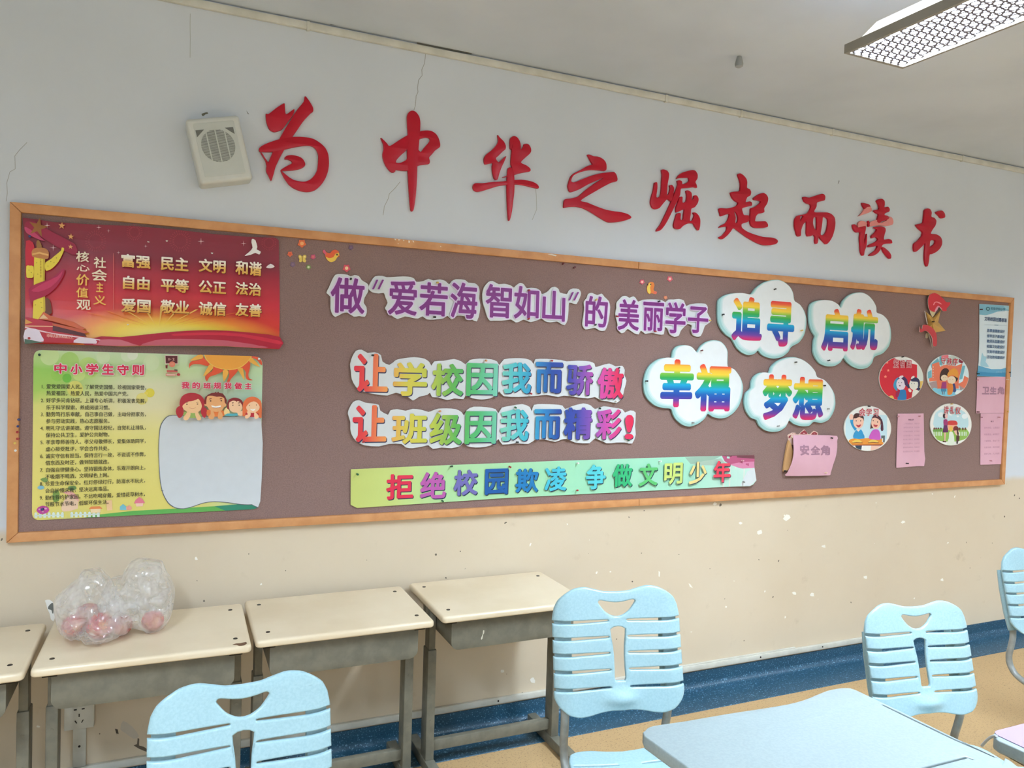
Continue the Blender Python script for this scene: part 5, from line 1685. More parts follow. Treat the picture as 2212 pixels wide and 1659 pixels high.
# boy thinking
a.poly([(1330, 1250), (1380, 1200), (1440, 1280), (1420, 1345), (1335, 1345)], (244, 214, 150), 2)
a.poly([(1335, 1366), (1400, 1320), (1500, 1325), (1592, 1318), (1592, 1366)], (84, 172, 186), 2)
a.poly([(1400, 1090), (1430, 1040), (1510, 1005), (1590, 1010), (1660, 1040), (1702, 1100), (1695, 1190), (1420, 1240), (1388, 1190)], (132, 30, 36), 2)
a.poly([(1430, 1105), (1500, 1065), (1560, 1072), (1580, 1090), (1600, 1068), (1650, 1100), (1690, 1170), (1680, 1240), (1620, 1292), (1520, 1302), (1450, 1262), (1425, 1190)], SK3, 2)
for x, y in ((1502, 1155), (1628, 1155)):
    a.poly(circle(x, y, 13, 10, 10), (70, 44, 34))
    a.line([(x - 18, y - 42), (x + 14, y - 52)], 14, (96, 34, 30))
a.poly([(1580, 1250), (1640, 1280), (1690, 1262), (1690, 1362), (1620, 1366), (1590, 1310)], SK3, 2)
# girl with orange hair
a.poly([(1700, 1150), (1730, 1070), (1790, 1010), (1880, 985), (1970, 1000), (2040, 1050), (2074, 1120), (2074, 1404), (2000, 1385), (1740, 1372), (1695, 1364)], (226, 112, 62), 2)
a.poly([(1760, 1305), (1880, 1310), (2010, 1310), (1995, 1385), (1770, 1380)], (186, 34, 52), 2)
a.poly([(1770, 1185), (1830, 1112), (1920, 1078), (1990, 1110), (2035, 1180), (2022, 1240), (1960, 1292), (1880, 1308), (1810, 1282), (1775, 1230)], SK3, 2)
for x, y in ((1835, 1160), (1970, 1150)):
    a.poly(circle(x, y, 8, 10, 10), (96, 60, 40))
a.poly([(1848, 1222), (1900, 1238), (1952, 1220), (1935, 1256), (1900, 1266), (1862, 1252)], (250, 246, 240), 2)
for l in ([(1780, 1280), (1850, 1290), (1855, 1360), (1800, 1420), (1745, 1410), (1755, 1350), (1800, 1340)], [(1930, 1290), (1990, 1330), (2020, 1390), (1970, 1430), (1930, 1405)]):
    a.poly(l, SK3, 2)
a.build('picture', t, t.location)

# ------------------------------------------------------------------ round picture cards
def badge(label, crop, cx, cy, rx, ry, paint):
    ring = circle(cx, cy, rx, ry, 56)
    pts = crop(ring)
    t = art_thing('picture_card', label, 'round card', pts, 'round cartoon cards at the right of the board')
    wall_plate('card', cID, pts, BO + .002, .005, FOAM, t, t.location, smooth=0)
    a = Art(crop, BO + .007)
    ring2 = circle(cx, cy, rx * .985, ry * .985, 56)

    def P(l, c, sm=0):
        if sm:
            l = catmull(l, sm)
        l = clip(l, ring2)
        if len(l) > 2:
            a.poly(l, c)
    a.poly(ring2, (236, 236, 232))
    paint(a, P)
    a.build('picture', t, t.location)


def title(a, items, m=(186, 24, 52), halo=(240, 220, 218)):
    for ch, b in items:
        a.glyph(ch, b, halo, .012, 10, grow=.05)
        a.glyph(ch, b, m, .012, 8)


def b_love(a, P):
    P([(0, 345), (400, 330), (520, 385), (915, 485), (915, 1300), (0, 1300)], (206, 24, 46))
    P([(915, 485), (1100, 485), (1100, 830), (915, 830)], ramp_mat('sky_print', [(.2, (216, 222, 214)), (.6, (96, 156, 204))], 'v'))
    P([(960, 840), (1070, 830), (1070, 980), (960, 1000)], (226, 190, 96))
    for x, y, r in ((290, 605, 36), (228, 740, 40), (266, 435, 32), (145, 600, 20)):
        P(star(x, y, r, .42), (246, 156, 126))
    P([(400, 920), (430, 820), (500, 755), (560, 790), (480, 900), (490, 1060), (420, 1000)], (56, 146, 186), 2)
    P([(480, 800), (590, 715), (700, 800), (715, 950), (650, 930), (560, 800)], (70, 36, 90), 2)
    P(circle(565, 905, 100, 130), (226, 214, 228))
    P([(520, 770), (540, 730), (600, 712), (620, 740), (570, 775)], (228, 220, 226), 2)
    P([(570, 775), (640, 770), (690, 850), (690, 920), (650, 920), (630, 830)], (64, 34, 84), 2)
    P([(490, 1250), (510, 1100), (540, 1030), (640, 1020), (672, 1060), (680, 1250)], (30, 116, 176), 2)
    P([(450, 1185), (462, 1080), (530, 1025), (548, 1040), (505, 1180)], (150, 26, 70), 2)
    P([(515, 930), (560, 925), (545, 955)], (90, 30, 50))
    for x in (515, 580):
        P(circle(x, 870, 9, 12, 10), (96, 100, 120))
    P([(770, 850), (800, 780), (880, 755), (950, 790), (980, 870), (970, 970), (900, 960)], (44, 44, 84), 2)
    P(circle(735, 945, 36, 44), (44, 44, 84))
    P(circle(950, 1010, 40, 36), (44, 44, 84))
    P(circle(842, 910, 96, 118), (230, 228, 218))
    P([(780, 800), (850, 762), (940, 800), (960, 860), (900, 850), (800, 845)], (44, 44, 84), 2)
    P([(780, 790), (800, 740), (850, 722), (862, 755), (810, 785)], (232, 224, 216), 2)
    for x in (795, 855):
        P(circle(x, 890, 8, 14, 10), (110, 130, 150))
    P([(800, 1200), (830, 1030), (920, 1030), (960, 1080), (890, 1190)], (228, 226, 216), 2)
    P([(735, 1180), (760, 1090), (800, 1040), (812, 1120), (780, 1210)], (190, 30, 44), 2)
    P([(725, 1010), (750, 1000), (800, 1050), (770, 1080), (735, 1060)], (232, 222, 212), 2)
    P([(315, 1160), (380, 1150), (415, 1215), (330, 1205)], (226, 190, 90), 2)
    title(a, (('爱', (400, 370, 515, 545)), ('祖', (545, 375, 650, 545)), ('国', (685, 385, 790, 545))))


badge('round card with two children before a red flag, titled 爱祖国', cB1, 572, 780, 482, 478, b_love)


def b_order(a, P):
    P(circle(1585, 720, 470), (214, 232, 236))
    T = (112, 178, 194)
    for l in ([(1200, 480), (1370, 335), (1400, 420), (1230, 560)], [(1400, 270), (1470, 300), (1455, 500), (1400, 480)], [(1150, 640), (1230, 590), (1235, 770), (1150, 780)], [(1900, 500), (1965, 500), (1900, 790), (1825, 810)]):
        P(l, T)
    P([(1440, 320), (1470, 265), (1590, 265), (1590, 340), (1470, 345)], (232, 120, 132), 2)
    P([(1600, 300), (1700, 265), (1820, 330), (1810, 470), (1620, 430)], (196, 206, 196))
    O = (226, 118, 84)
    P([(1240, 470), (1390, 420), (1412, 530), (1480, 495), (1560, 480), (1750, 510), (1900, 455), (1880, 570), (1820, 800), (1820, 1000), (1350, 1000), (1340, 830), (1180, 850), (1175, 780), (1240, 755)], O)
    P([(1810, 900), (1910, 840), (1940, 718), (2050, 780), (1955, 1000), (1820, 930)], O)
    P([(1170, 870), (1340, 835), (1362, 990), (1240, 1010)], (168, 146, 146))
    P([(1830, 930), (1950, 1000), (1850, 1040)], (168, 146, 146))
    P([(1250, 1010), (1300, 980), (1350, 1000), (1500, 1000), (1790, 1010), (1895, 1050), (1750, 1160), (1600, 1190), (1350, 1150)], (124, 198, 222), 2)
    P([(1780, 1030), (1895, 1050), (1800, 1120), (1740, 1110)], (228, 240, 242), 2)
    P([(1830, 350), (1925, 420), (1890, 455), (1815, 430)], (140, 40, 60))
    for k in range(5):
        P(circle(1265, 530 + k * 58, 9, 16, 8), (240, 214, 196))
    P([(1410, 700), (1450, 600), (1510, 558), (1570, 562), (1608, 610), (1580, 720), (1470, 820), (1410, 812)], (62, 34, 28), 2)
    P(circle(1508, 768, 74, 68), (236, 214, 184))
    P([(1435, 715), (1450, 660), (1560, 640), (1590, 690), (1500, 700)], (62, 34, 28), 2)
    P([(1438, 995), (1458, 860), (1552, 850), (1552, 1000)], (156, 50, 116))
    P([(1434, 1000), (1552, 1000), (1548, 1064), (1440, 1064)], (62, 136, 176))
    P([(1460, 1064), (1480, 1064), (1480, 1130), (1465, 1130)], (110, 110, 120))
    P([(1500, 1064), (1518, 1064), (1510, 1130), (1496, 1130)], (110, 110, 120))
    P([(1700, 740), (1790, 740), (1800, 800), (1760, 855), (1720, 800)], (50, 30, 26), 2)
    P([(1690, 895), (1740, 905), (1762, 1062), (1690, 1065)], (50, 62, 122), 2)
    P(circle(1665, 815, 92, 86), (236, 214, 184))
    P([(1570, 690), (1640, 590), (1730, 555), (1800, 620), (1815, 700), (1790, 770), (1700, 705), (1600, 735)], (226, 152, 52), 2)
    P([(1576, 1130), (1590, 905), (1680, 900), (1702, 1000), (1670, 1118)], (222, 132, 50), 2)
    for x, y in ((1490, 755), (1540, 755), (1630, 800), (1690, 800)):
        P(circle(x, y, 8, 6, 8), (96, 70, 56))
    title(a, (('守', (1440, 320, 1540, 470)), ('秩', (1565, 335, 1680, 490)), ('序', (1695, 340, 1800, 495))))


badge('round card with two children before an orange castle, titled 守秩序', cB1, 1585, 718, 456, 456, b_order)


def b_study(a, P):
    P([(120, 270), (400, 262), (785, 270), (780, 640), (740, 700), (120, 650)], ramp_mat('classroom_print', [(.3, (196, 226, 236)), (.45, (70, 184, 214)), (1, (56, 176, 210))], 'v'))
    P([(690, 595), (750, 595), (745, 705), (690, 705)], (86, 96, 96))
    P([(700, 640), (720, 640), (720, 700), (700, 700)], (230, 232, 226))
    P([(170, 690), (200, 655), (290, 640), (680, 640), (700, 690), (710, 742), (215, 742)], (232, 150, 54), 2)
    P([(230, 690), (310, 655), (380, 690), (360, 708), (240, 710)], (238, 200, 92), 2)
    P([(490, 690), (560, 655), (640, 690), (620, 706), (500, 708)], (238, 200, 92), 2)
    a.line([(220, 716), (300, 706), (395, 714)], 10, (120, 60, 40))
    a.line([(480, 712), (560, 704), (650, 712)], 10, (120, 60, 40))
    P([(215, 742), (712, 736), (690, 756), (230, 756)], (156, 66, 44))
    P([(275, 757), (382, 757), (372, 835), (300, 830)], (44, 66, 86))
    P([(530, 757), (690, 757), (600, 830), (520, 835)], (238, 196, 176))
    B = (46, 150, 204)
    P([(195, 350), (240, 345), (262, 430), (300, 480), (270, 520), (215, 430)], B, 2)
    P(circle(215, 300, 36, 46), (242, 194, 172))
    P([(248, 642), (258, 560), (300, 505), (370, 500), (402, 560), (425, 642)], B, 2)
    P([(290, 500), (325, 535), (362, 498)], (244, 220, 206))
    P([(240, 350), (252, 270), (290, 240), (350, 248), (405, 285), (415, 345), (400, 370), (260, 370)], (72, 36, 36), 2)
    P(circle(327, 375, 84, 110), (242, 196, 174))
    P([(250, 320), (280, 262), (400, 280), (408, 330), (340, 300), (300, 318)], (72, 36, 36), 2)
    P([(285, 422), (328, 432), (370, 415), (352, 456), (320, 466)], (190, 62, 72), 2)
    for x in (292, 362):
        P(circle(x, 362, 8, 11, 10), (70, 44, 40))
    P([(690, 320), (715, 380), (726, 500), (700, 528), (680, 490), (690, 400)], (84, 42, 62), 2)
    P([(545, 310), (600, 255), (680, 305), (692, 400), (640, 470), (540, 480), (515, 490), (530, 380)], (84, 38, 50), 2)
    P([(494, 642), (528, 545), (570, 500), (640, 500), (672, 560), (678, 660), (600, 662)], (204, 92, 194), 2)
    P(circle(605, 390, 74, 100), (242, 194, 172))
    P([(545, 320), (570, 280), (650, 290), (688, 370), (640, 330), (590, 312)], (84, 38, 50), 2)
    P([(565, 418), (600, 426), (635, 430), (612, 462), (576, 450)], (190, 62, 72), 2)
    for x, y in ((562, 360), (632, 380)):
        P(circle(x, y, 8, 11, 10), (70, 44, 40))
    title(a, (('会', (335, 160, 440, 285)), ('学', (450, 165, 540, 280)), ('习', (565, 170, 645, 285))))


badge('round card with two laughing pupils at a desk, titled 会学习', cB2, 473, 483, 376, 361, b_study)


def b_polite(a, P):
    P([(1530, 330), (1560, 230), (1680, 170), (1950, 180), (2060, 280), (2080, 430), (2000, 490), (1550, 490)], ramp_mat('blue_sky_print', [(.3, (190, 222, 230)), (.7, (84, 176, 214))], 'v'), 2)
    for x, y, r in ((1640, 265, 40), (2020, 290, 40), (1910, 290, 16), (1800, 250, 28)):
        P(circle(x, y, r * 1.2, r), (232, 240, 242))
    P([(1510, 510), (1700, 480), (2050, 490), (2080, 620), (1900, 690), (1700, 690), (1580, 660)], (146, 190, 84), 2)
    for x in (1535, 1565, 1600, 1640, 1940, 1990, 2030):
        P(circle(x, 490, 14, 24, 12), (110, 60, 50))
    P([(1515, 500), (1660, 492), (1660, 530), (1515, 535)], (110, 160, 76))
    for x in list(range(1512, 1665, 26)) + list(range(1930, 2060, 26)):
        P([(x, 545), (x + 6, 530), (x + 13, 545), (x + 13, 600), (x, 600)], (226, 238, 230))
    P([(1745, 425), (1895, 425), (1885, 510), (1755, 510)], (240, 172, 140))
    P([(1738, 425), (1760, 365), (1820, 355), (1885, 365), (1905, 425)], (206, 58, 56), 2)
    P(circle(1800, 490, 28, 46), (232, 190, 84))
    P([(1775, 540), (1825, 540), (1852, 620), (1845, 750), (1735, 745), (1765, 640)], (226, 236, 220), 2)
    P(circle(1697, 285, 24, 40), (52, 30, 44))
    P(circle(1727, 286, 22, 42), (238, 190, 190))
    P([(1684, 345), (1742, 342), (1748, 435), (1690, 435)], (156, 50, 112), 2)
    P([(1690, 430), (1740, 435), (1758, 545), (1668, 548)], (94, 32, 92))
    P([(1695, 548), (1718, 550), (1710, 685), (1696, 685)], (238, 180, 170))
    P([(1665, 680), (1730, 690), (1722, 705), (1670, 700)], (80, 30, 40))
    P(circle(1880, 492, 44, 48), (116, 36, 36))
    P([(1850, 520), (1920, 520), (1930, 590), (1880, 585)], (238, 190, 170), 2)
    P([(1895, 480), (1925, 560), (1915, 600), (1895, 560)], (60, 30, 32), 2)
    P([(1890, 600), (1935, 600), (1930, 680), (1890, 690)], (86, 46, 44), 2)
    P([(1890, 690), (1915, 690), (1912, 730), (1886, 725)], (50, 34, 36))
    title(a, (('讲', (1690, 130, 1765, 250)), ('礼', (1785, 130, 1855, 250)), ('仪', (1875, 140, 1955, 255))))


badge('round card with a woman and a bowing girl before a red-roofed house, titled 讲礼仪', cB2, 1800, 420, 330, 336, b_polite)

# ------------------------------------------------------------------ sheets at the right end
def sheet(name, label, cat, crop, outline, m, paint, bend=None, th=.0008, group=None, smooth=0):
    pts = crop(catmull(outline, smooth) if smooth else outline)
    t = art_thing(name, label, cat, pts, group)
    bend = bend or (lambda x, z: .0015)
    wall_plate('paper', cID, pts, BO, th, m, t, t.location, smooth=0, bend=bend)
    a = Art(crop, BO + th, bend=bend)
    xs_ = [p[0] for p in outline]
    ys_ = [p[1] for p in outline]
    a.frame = a.wbox((min(xs_), min(ys_), max(xs_), max(ys_)))
    paint(a, pts)
    a.build('print', t, t.location)
    return t


PINK = (220, 172, 188)
M_PINK = noise_mat('pink_paper', (212, 164, 180), (222, 176, 190), 3, .7, .2, .06, .002)
MAUVE = (162, 120, 138)


def p_std(a, pts):
    a.poly([(98, 67), (377, 83), (376, 128), (330, 122), (260, 128), (200, 150), (150, 162), (97, 156)], (128, 184, 206))
    a.poly([(300, 80), (377, 83), (377, 120), (330, 112)], (160, 204, 218))
    a.poly([(88, 590), (140, 606), (200, 622), (280, 622), (340, 606), (370, 580), (368, 687), (79, 681)], (92, 162, 198))
    a.poly([(120, 480), (135, 510), (160, 520), (150, 560), (180, 600), (140, 602), (105, 590), (110, 540)], (160, 204, 220), 2)
    a.poly([(79, 640), (160, 650), (240, 655), (369, 640), (368, 688), (79, 681)], (60, 140, 182))
    a.poly(circle(170, 107, 17, 17, 20), (40, 96, 112))
    a.poly(circle(170, 107, 10, 10, 16), (140, 190, 200))
    a.glyph('实验学校小学', (195, 96, 318, 120), (52, 96, 122), .02, 6)
    a.line([(197, 127), (316, 131)], 2, (130, 170, 186))
    a.glyph('文明校园创建标准', (140, 180, 332, 217), (50, 78, 118), .03, 6)
    a.line([(140, 244), (330, 250)], 1.6, (150, 176, 190))
    a.line([(224, 246), (258, 248)], 5, (110, 140, 160))
    for s_, y in zip(('思想道德建设好', '领导班子建设好', '教师队伍建设好', '校园文化建设好', '优美环境建设好', '活动阵地建设好'), (296, 342, 386, 430, 475, 521)):
        a.glyph(s_, (162, y - 14, 314, y + 15), (84, 112, 148), .03, 6)
    a.glyph('文明校园 人人参与', (240, 640, 345, 654), (150, 196, 214), 0)


sheet('standards_poster', 'pale blue printed notice with a teal wave, topmost at the right end of the board', 'notice', cS,
      [(97, 66), (378, 82), (380, 330), (377, 560), (372, 690), (78, 682), (91, 560), (96, 400)], noise_mat('blue_white_paper', (212, 226, 234), (220, 232, 238), 2, .4, .4, 0), p_std,
      bend=lambda x, z: .003)


def p_clean(a, pts):
    for ch, b in (('卫', (118, 772, 180, 838)), ('生', (185, 772, 243, 838)), ('角', (250, 772, 308, 838))):
        a.glyph(ch, b, MAUVE, .05, 8)


sheet('pink_notice', 'pink paper sheet titled 卫生角 below the blue notice', 'notice', cS, [(76, 690), (352, 686), (352, 800), (349, 995), (68, 998), (74, 850)], M_PINK, p_clean, bend=lambda x, z: .004, group='pink paper notices')


def p_list(a, pts):
    a.glyph('值日', (192, 1061, 218, 1073), (120, 80, 96), .03, 6)
    for s_, y in zip(('按时到校，认真值日', '地面清洁，桌椅整齐', '门窗明亮，黑板干净', '垃圾分类，及时清理', '爱护公物，人人有责'), (1122, 1178, 1234, 1288, 1343)):
        a.glyph(s_, (138, y - 8, 268, y + 8), (178, 128, 146))


sheet('pink_notice', 'narrow pink list of five lines hanging lowest at the right end of the board', 'notice', cS, [(107, 1000), (308, 998), (304, 1200), (298, 1432), (105, 1438)], M_PINK, p_list, bend=lambda x, z: .003, group='pink paper notices')


def p_pact(a, pts):
    a.glyph('安全公约', (1112, 330, 1198, 356), (110, 70, 84), .04, 6)
    for k, s_ in enumerate(('上下楼梯靠右行，不推不挤', '课间活动讲文明，不追不跑', '过马路要走横道，红灯停步', '水火电气要小心，不玩不碰', '陌生来人不开门，及时报告', '食品卫生要牢记，三无不买', '遇到危险会求救，冷静应对', '安全规则记心中，平安健康')):
        y = (407, 467, 530, 595, 657, 720, 782, 848)[k]
        a.glyph(s_, (1036 - k * 1.5, y - 13, 1290, y + 13), (186, 138, 154))


zl = onwall(*cB2([(1150, 1100)])[0], BO).z
xl = onwall(*cB2([(1360, 1000)])[0], BO).x
sheet('pink_notice', 'pink paper list of eight lines between two round cards, right lower corner curling', 'notice', cB2, [(945, 248), (1150, 246), (1356, 243), (1360, 500), (1368, 960), (1340, 1078), (1130, 1092), (920, 1110), (928, 700)], M_PINK, p_pact,
      bend=lambda x, z: .004 + 3 * max(0, (x - xl + .05)) * max(0, .08 - (z - zl)), group='pink paper notices')

# older cut-out card peeping out behind the pink safety sheet
pts = cQ([(275, 260), (320, 225), (400, 185), (490, 190), (520, 238), (580, 232), (650, 165), (730, 95), (790, 160), (840, 232), (890, 230), (940, 180), (1000, 135), (1060, 160), (1105, 190), (1112, 270), (1110, 520), (320, 520), (300, 430), (290, 380)])
t = art_thing('cut_out_title', 'older cut-out card with three red peaks poking up behind the pink sheet', 'cut-out lettering', pts)
wall_plate('card', cID, pts, BO + .001, .003, mat((232, 198, 182), .6), t, t.location, smooth=0)
a = Art(cQ, BO + .004)
for l in ([(300, 300), (330, 270), (375, 250), (340, 320), (302, 345)], [(395, 215), (430, 205), (425, 225)], [(460, 205), (505, 215), (498, 232), (470, 225)], [(606, 230), (740, 118), (822, 230)], [(918, 238), (1008, 160), (1088, 205), (1078, 245)]):
    a.poly(l, (156, 56, 66), 2)
a.poly([(690, 215), (722, 185), (745, 205), (770, 225), (690, 226)], (226, 160, 160))
a.poly([(985, 225), (1010, 205), (1025, 232)], (226, 160, 160))
a.build('lettering', t, t.location)
pts = cQ([(300, 425), (340, 425), (420, 700), (400, 1000), (300, 1200), (200, 1255), (165, 1255), (195, 980), (245, 680)])
t = art_thing('cardboard_piece', 'tan strip of cardboard standing behind the left edge of the pink safety sheet', 'cardboard', pts)
wall_plate('card', cID, pts, BO + .0045, .010, mat((206, 162, 112), .7, .2), t, t.location, smooth=2)


def p_safe(a, pts):
    for ch, b in (('安', (468, 500, 740, 790)), ('全', (775, 520, 1050, 780)), ('角', (1065, 520, 1330, 795))):
        a.glyph(ch, b, MAUVE, .05, 10)


zq0, zq1 = onwall(*cQ([(700, 1350)])[0], BO).z, onwall(*cQ([(700, 250)])[0], BO).z
xq0, xq1 = onwall(*cQ([(250, 800)])[0], BO).x, onwall(*cQ([(1500, 800)])[0], BO).x


def bend_q(x, z):
    v = min(1, max(0, (z - zq0) / (zq1 - zq0)))
    u_ = min(1, max(0, (x - xq0) / (xq1 - xq0)))
    return .017 + .026 * math.sin(math.pi * v) * (1 - u_) ** 1.5 + .012 * math.sin(math.pi * v) * u_


sheet('pink_notice', 'large pink paper sheet titled 安全角 bulging off the board under the lowest cloud', 'notice', cQ,
      [(375, 250), (700, 240), (1100, 245), (1560, 265), (1545, 400), (1530, 560), (1490, 800), (1425, 1050), (1385, 1290), (1345, 1350), (900, 1360), (155, 1366), (168, 1270), (225, 1000), (275, 700), (312, 450), (342, 320)], M_PINK, p_safe, bend=bend_q, group='pink paper notices', smooth=2)

# ------------------------------------------------------------------ folded card emblem: torch, star and ribbon
pts = cK([(290, 150), (1030, 1430)])
t = art_thing('torch_emblem', 'folded card emblem of gold star, red torch flame and ribbon, top right of board', 'emblem', pts)


def emb(name, l, off, th, rgb, sm=2):
    return wall_plate(name, cK, l, off, th, mat(rgb, .5, .35), t, t.location, smooth=sm, side=FOAM)


emb('handle', [(535, 555), (690, 570), (660, 640), (625, 700), (600, 720), (560, 640)], BO + .012, .002, (206, 190, 150), 0)
emb('handle', [(455, 1100), (505, 1110), (505, 1190), (480, 1225), (440, 1220), (440, 1160)], BO + .004, .002, (196, 180, 150))
flame = emb('flame', [(555, 170), (640, 142), (720, 165), (800, 225), (870, 292), (905, 340), (950, 365), (1030, 370), (1005, 440), (935, 520), (945, 560), (900, 578), (840, 570), (800, 510), (760, 455), (715, 460), (690, 540), (660, 600), (530, 545), (500, 420), (497, 300), (515, 225)], BO + .016, .003, (206, 50, 60))
a = Art(cK, BO + .019)
a.poly([(618, 430), (640, 370), (690, 345), (760, 360), (828, 410), (800, 412), (740, 385), (690, 368), (655, 390), (640, 430)], (240, 150, 156), 2)
a.poly([(650, 590), (680, 510), (735, 445), (790, 480), (840, 530), (820, 525), (750, 480), (710, 560)], (226, 150, 166), 2)
a.build('flame_print', flame, t.location)
# the star is folded: ridge lines run to its points
ctr = onwall(*cK([(612, 880)])[0], BO + .034)
tips = [cK([p])[0] for p in ((445, 590), (800, 552), (915, 1045), (655, 1240), (420, 1010))]
inn = [cK([p])[0] for p in ((612, 735), (738, 838), (690, 1080), (545, 1040), (500, 850))]
bm = bmesh.new()
vc = bm.verts.new(ctr)
ring, back = [], []
for k in range(5):
    for p, o_ in ((tips[k], BO + .012), (inn[k], BO + .008)):
        w = onwall(p[0], p[1], o_)
        ring.append(bm.verts.new(w))
        back.append(bm.verts.new(w + Vector((0, .002, 0))))
bc = bm.verts.new(ctr + Vector((0, .003, 0)))
for k in range(10):
    n_ = (k + 1) % 10
    bm.faces.new((vc, ring[k], ring[n_]))
    bm.faces.new((bc, back[n_], back[k]))
    bm.faces.new((ring[k], back[k], back[n_], ring[n_]))
bmesh.ops.recalc_face_normals(bm, faces=bm.faces)
link_bm('star', bm, mat((206, 160, 84), .45, .4), t, None, t.location)
emb('ribbon', [(370, 905), (480, 908), (560, 945), (630, 1010), (690, 1110), (708, 1250), (700, 1400), (625, 1415), (605, 1330), (598, 1230), (560, 1150), (490, 1070), (420, 1045), (330, 1085), (292, 1062), (300, 945), (318, 990), (355, 1000)], BO + .030, .003, (196, 62, 68))
emb('brace', [(415, 570), (430, 575), (490, 890), (475, 890)], BO + .012, .003, (206, 180, 166), 0)
emb('brace', [(515, 1110), (530, 1110), (605, 1440), (590, 1440)], BO + .012, .003, (206, 180, 166), 0)

# ------------------------------------------------------------------ flower, bird and butterfly stickers
def sticker(name, label, cat, crop, layers, group=None):
    pts = crop(layers[0][0])
    t = art_thing(name, label, cat, pts, group)
    wall_plate('cut_out', cID, crop(catmull(layers[0][0], 2)), BO + .0005, .003, mat(layers[0][1], .5), t, t.location, smooth=0)
    if len(layers) > 1:
        a = Art(crop, BO + .0035)
        for l, c in layers[1:]:
            a.poly(catmull(l, 2), c)
        a.build('print', t, t.location)


def petal(cx, cy, r, rot=0.0):
    return [(cx + r * (1.0 if k % 2 == 0 else .72) * math.cos(rot + math.pi * k / 5), cy + r * (1.0 if k % 2 == 0 else .72) * math.sin(rot + math.pi * k / 5)) for k in range(10)]


for crop, x, y, r, c, c2, lb in ((cE, 222, 195, 41, (228, 112, 62), (246, 176, 110), 'large orange flower sticker with a yellow centre, above the butterfly'),
                                 (cE, 113, 292, 27, (226, 110, 74), (220, 90, 60), 'small orange flower sticker beside the red poster'),
                                 (cE, 325, 318, 26, (204, 88, 122), (220, 120, 110), 'small pink flower sticker between the butterfly and the bird'),
                                 (cE, 138, 388, 27, (124, 98, 122), (140, 112, 130), 'small purple flower sticker left below the butterfly'),
                                 (cE, 283, 412, 26, (126, 148, 84), (216, 224, 180), 'small green flower sticker below the butterfly'),
                                 (cE, 673, 232, 25, (108, 82, 106), (124, 96, 116), 'faded purple flower sticker right of the left bird'),
                                 (cE, 633, 422, 38, (220, 82, 98), (246, 206, 160), 'rose red flower sticker above the purple character card'),
                                 (cF, 1222, 208, 25, (214, 96, 114), (242, 196, 180), 'pink flower sticker left of the right bird'),
                                 (cF, 1477, 180, 28, (218, 98, 112), (244, 206, 190), 'pink flower sticker right of the right bird'),
                                 (cF, 1437, 352, 19, (222, 138, 104), (224, 150, 110), 'tiny orange flower sticker under the right bird')):
    sticker('flower_sticker', lb, 'sticker', crop, [(petal(x, y, r, .3), c), (circle(x, y, r * .42, n=10), c2)], 'flower stickers on the board')
sticker('butterfly_sticker', 'yellow butterfly sticker near the red poster', 'sticker', cE, [([(225, 318), (240, 300), (260, 303), (262, 325), (250, 338), (262, 350), (255, 368), (238, 366), (226, 355), (212, 368), (195, 360), (200, 340), (190, 320), (195, 302), (212, 302)], (226, 196, 96)), ([(223, 312), (229, 312), (229, 362), (223, 362)], (150, 120, 60)), (circle(205, 318, 7, n=8), (244, 226, 160)), (circle(248, 318, 7, n=8), (244, 226, 160))])
sticker('bird_sticker', 'red and yellow bird sticker at the upper left, facing right', 'sticker', cE, [([(413, 262), (430, 252), (445, 275), (480, 285), (500, 262), (530, 252), (560, 270), (567, 310), (545, 325), (525, 355), (490, 367), (460, 352), (440, 320), (435, 295), (418, 280)], (226, 96, 52)), ([(440, 318), (470, 330), (510, 322), (530, 290), (560, 280), (565, 308), (545, 325), (525, 355), (490, 367), (460, 352)], (236, 196, 80)), ([(413, 262), (428, 253), (440, 275), (450, 300), (432, 292)], (214, 90, 120)), (circle(545, 298, 9, n=10), (70, 50, 40)), ([(558, 305), (570, 318), (556, 320)], (200, 80, 40))])
sticker('bird_sticker', 'orange and yellow bird sticker at the top middle, facing left', 'sticker', cF, [([(1275, 228), (1295, 210), (1325, 212), (1335, 240), (1325, 275), (1335, 292), (1358, 300), (1348, 322), (1310, 312), (1292, 320), (1272, 305), (1265, 270)], (228, 130, 60)), ([(1276, 235), (1295, 215), (1305, 230), (1295, 260), (1300, 300), (1290, 318), (1273, 303), (1267, 268)], (238, 206, 90)), (circle(1300, 230, 6, n=8), (60, 44, 40)), ([(1264, 228), (1276, 226), (1276, 244)], (50, 40, 40)), ([(1330, 295), (1357, 301), (1347, 321), (1325, 310)], (222, 106, 90))])

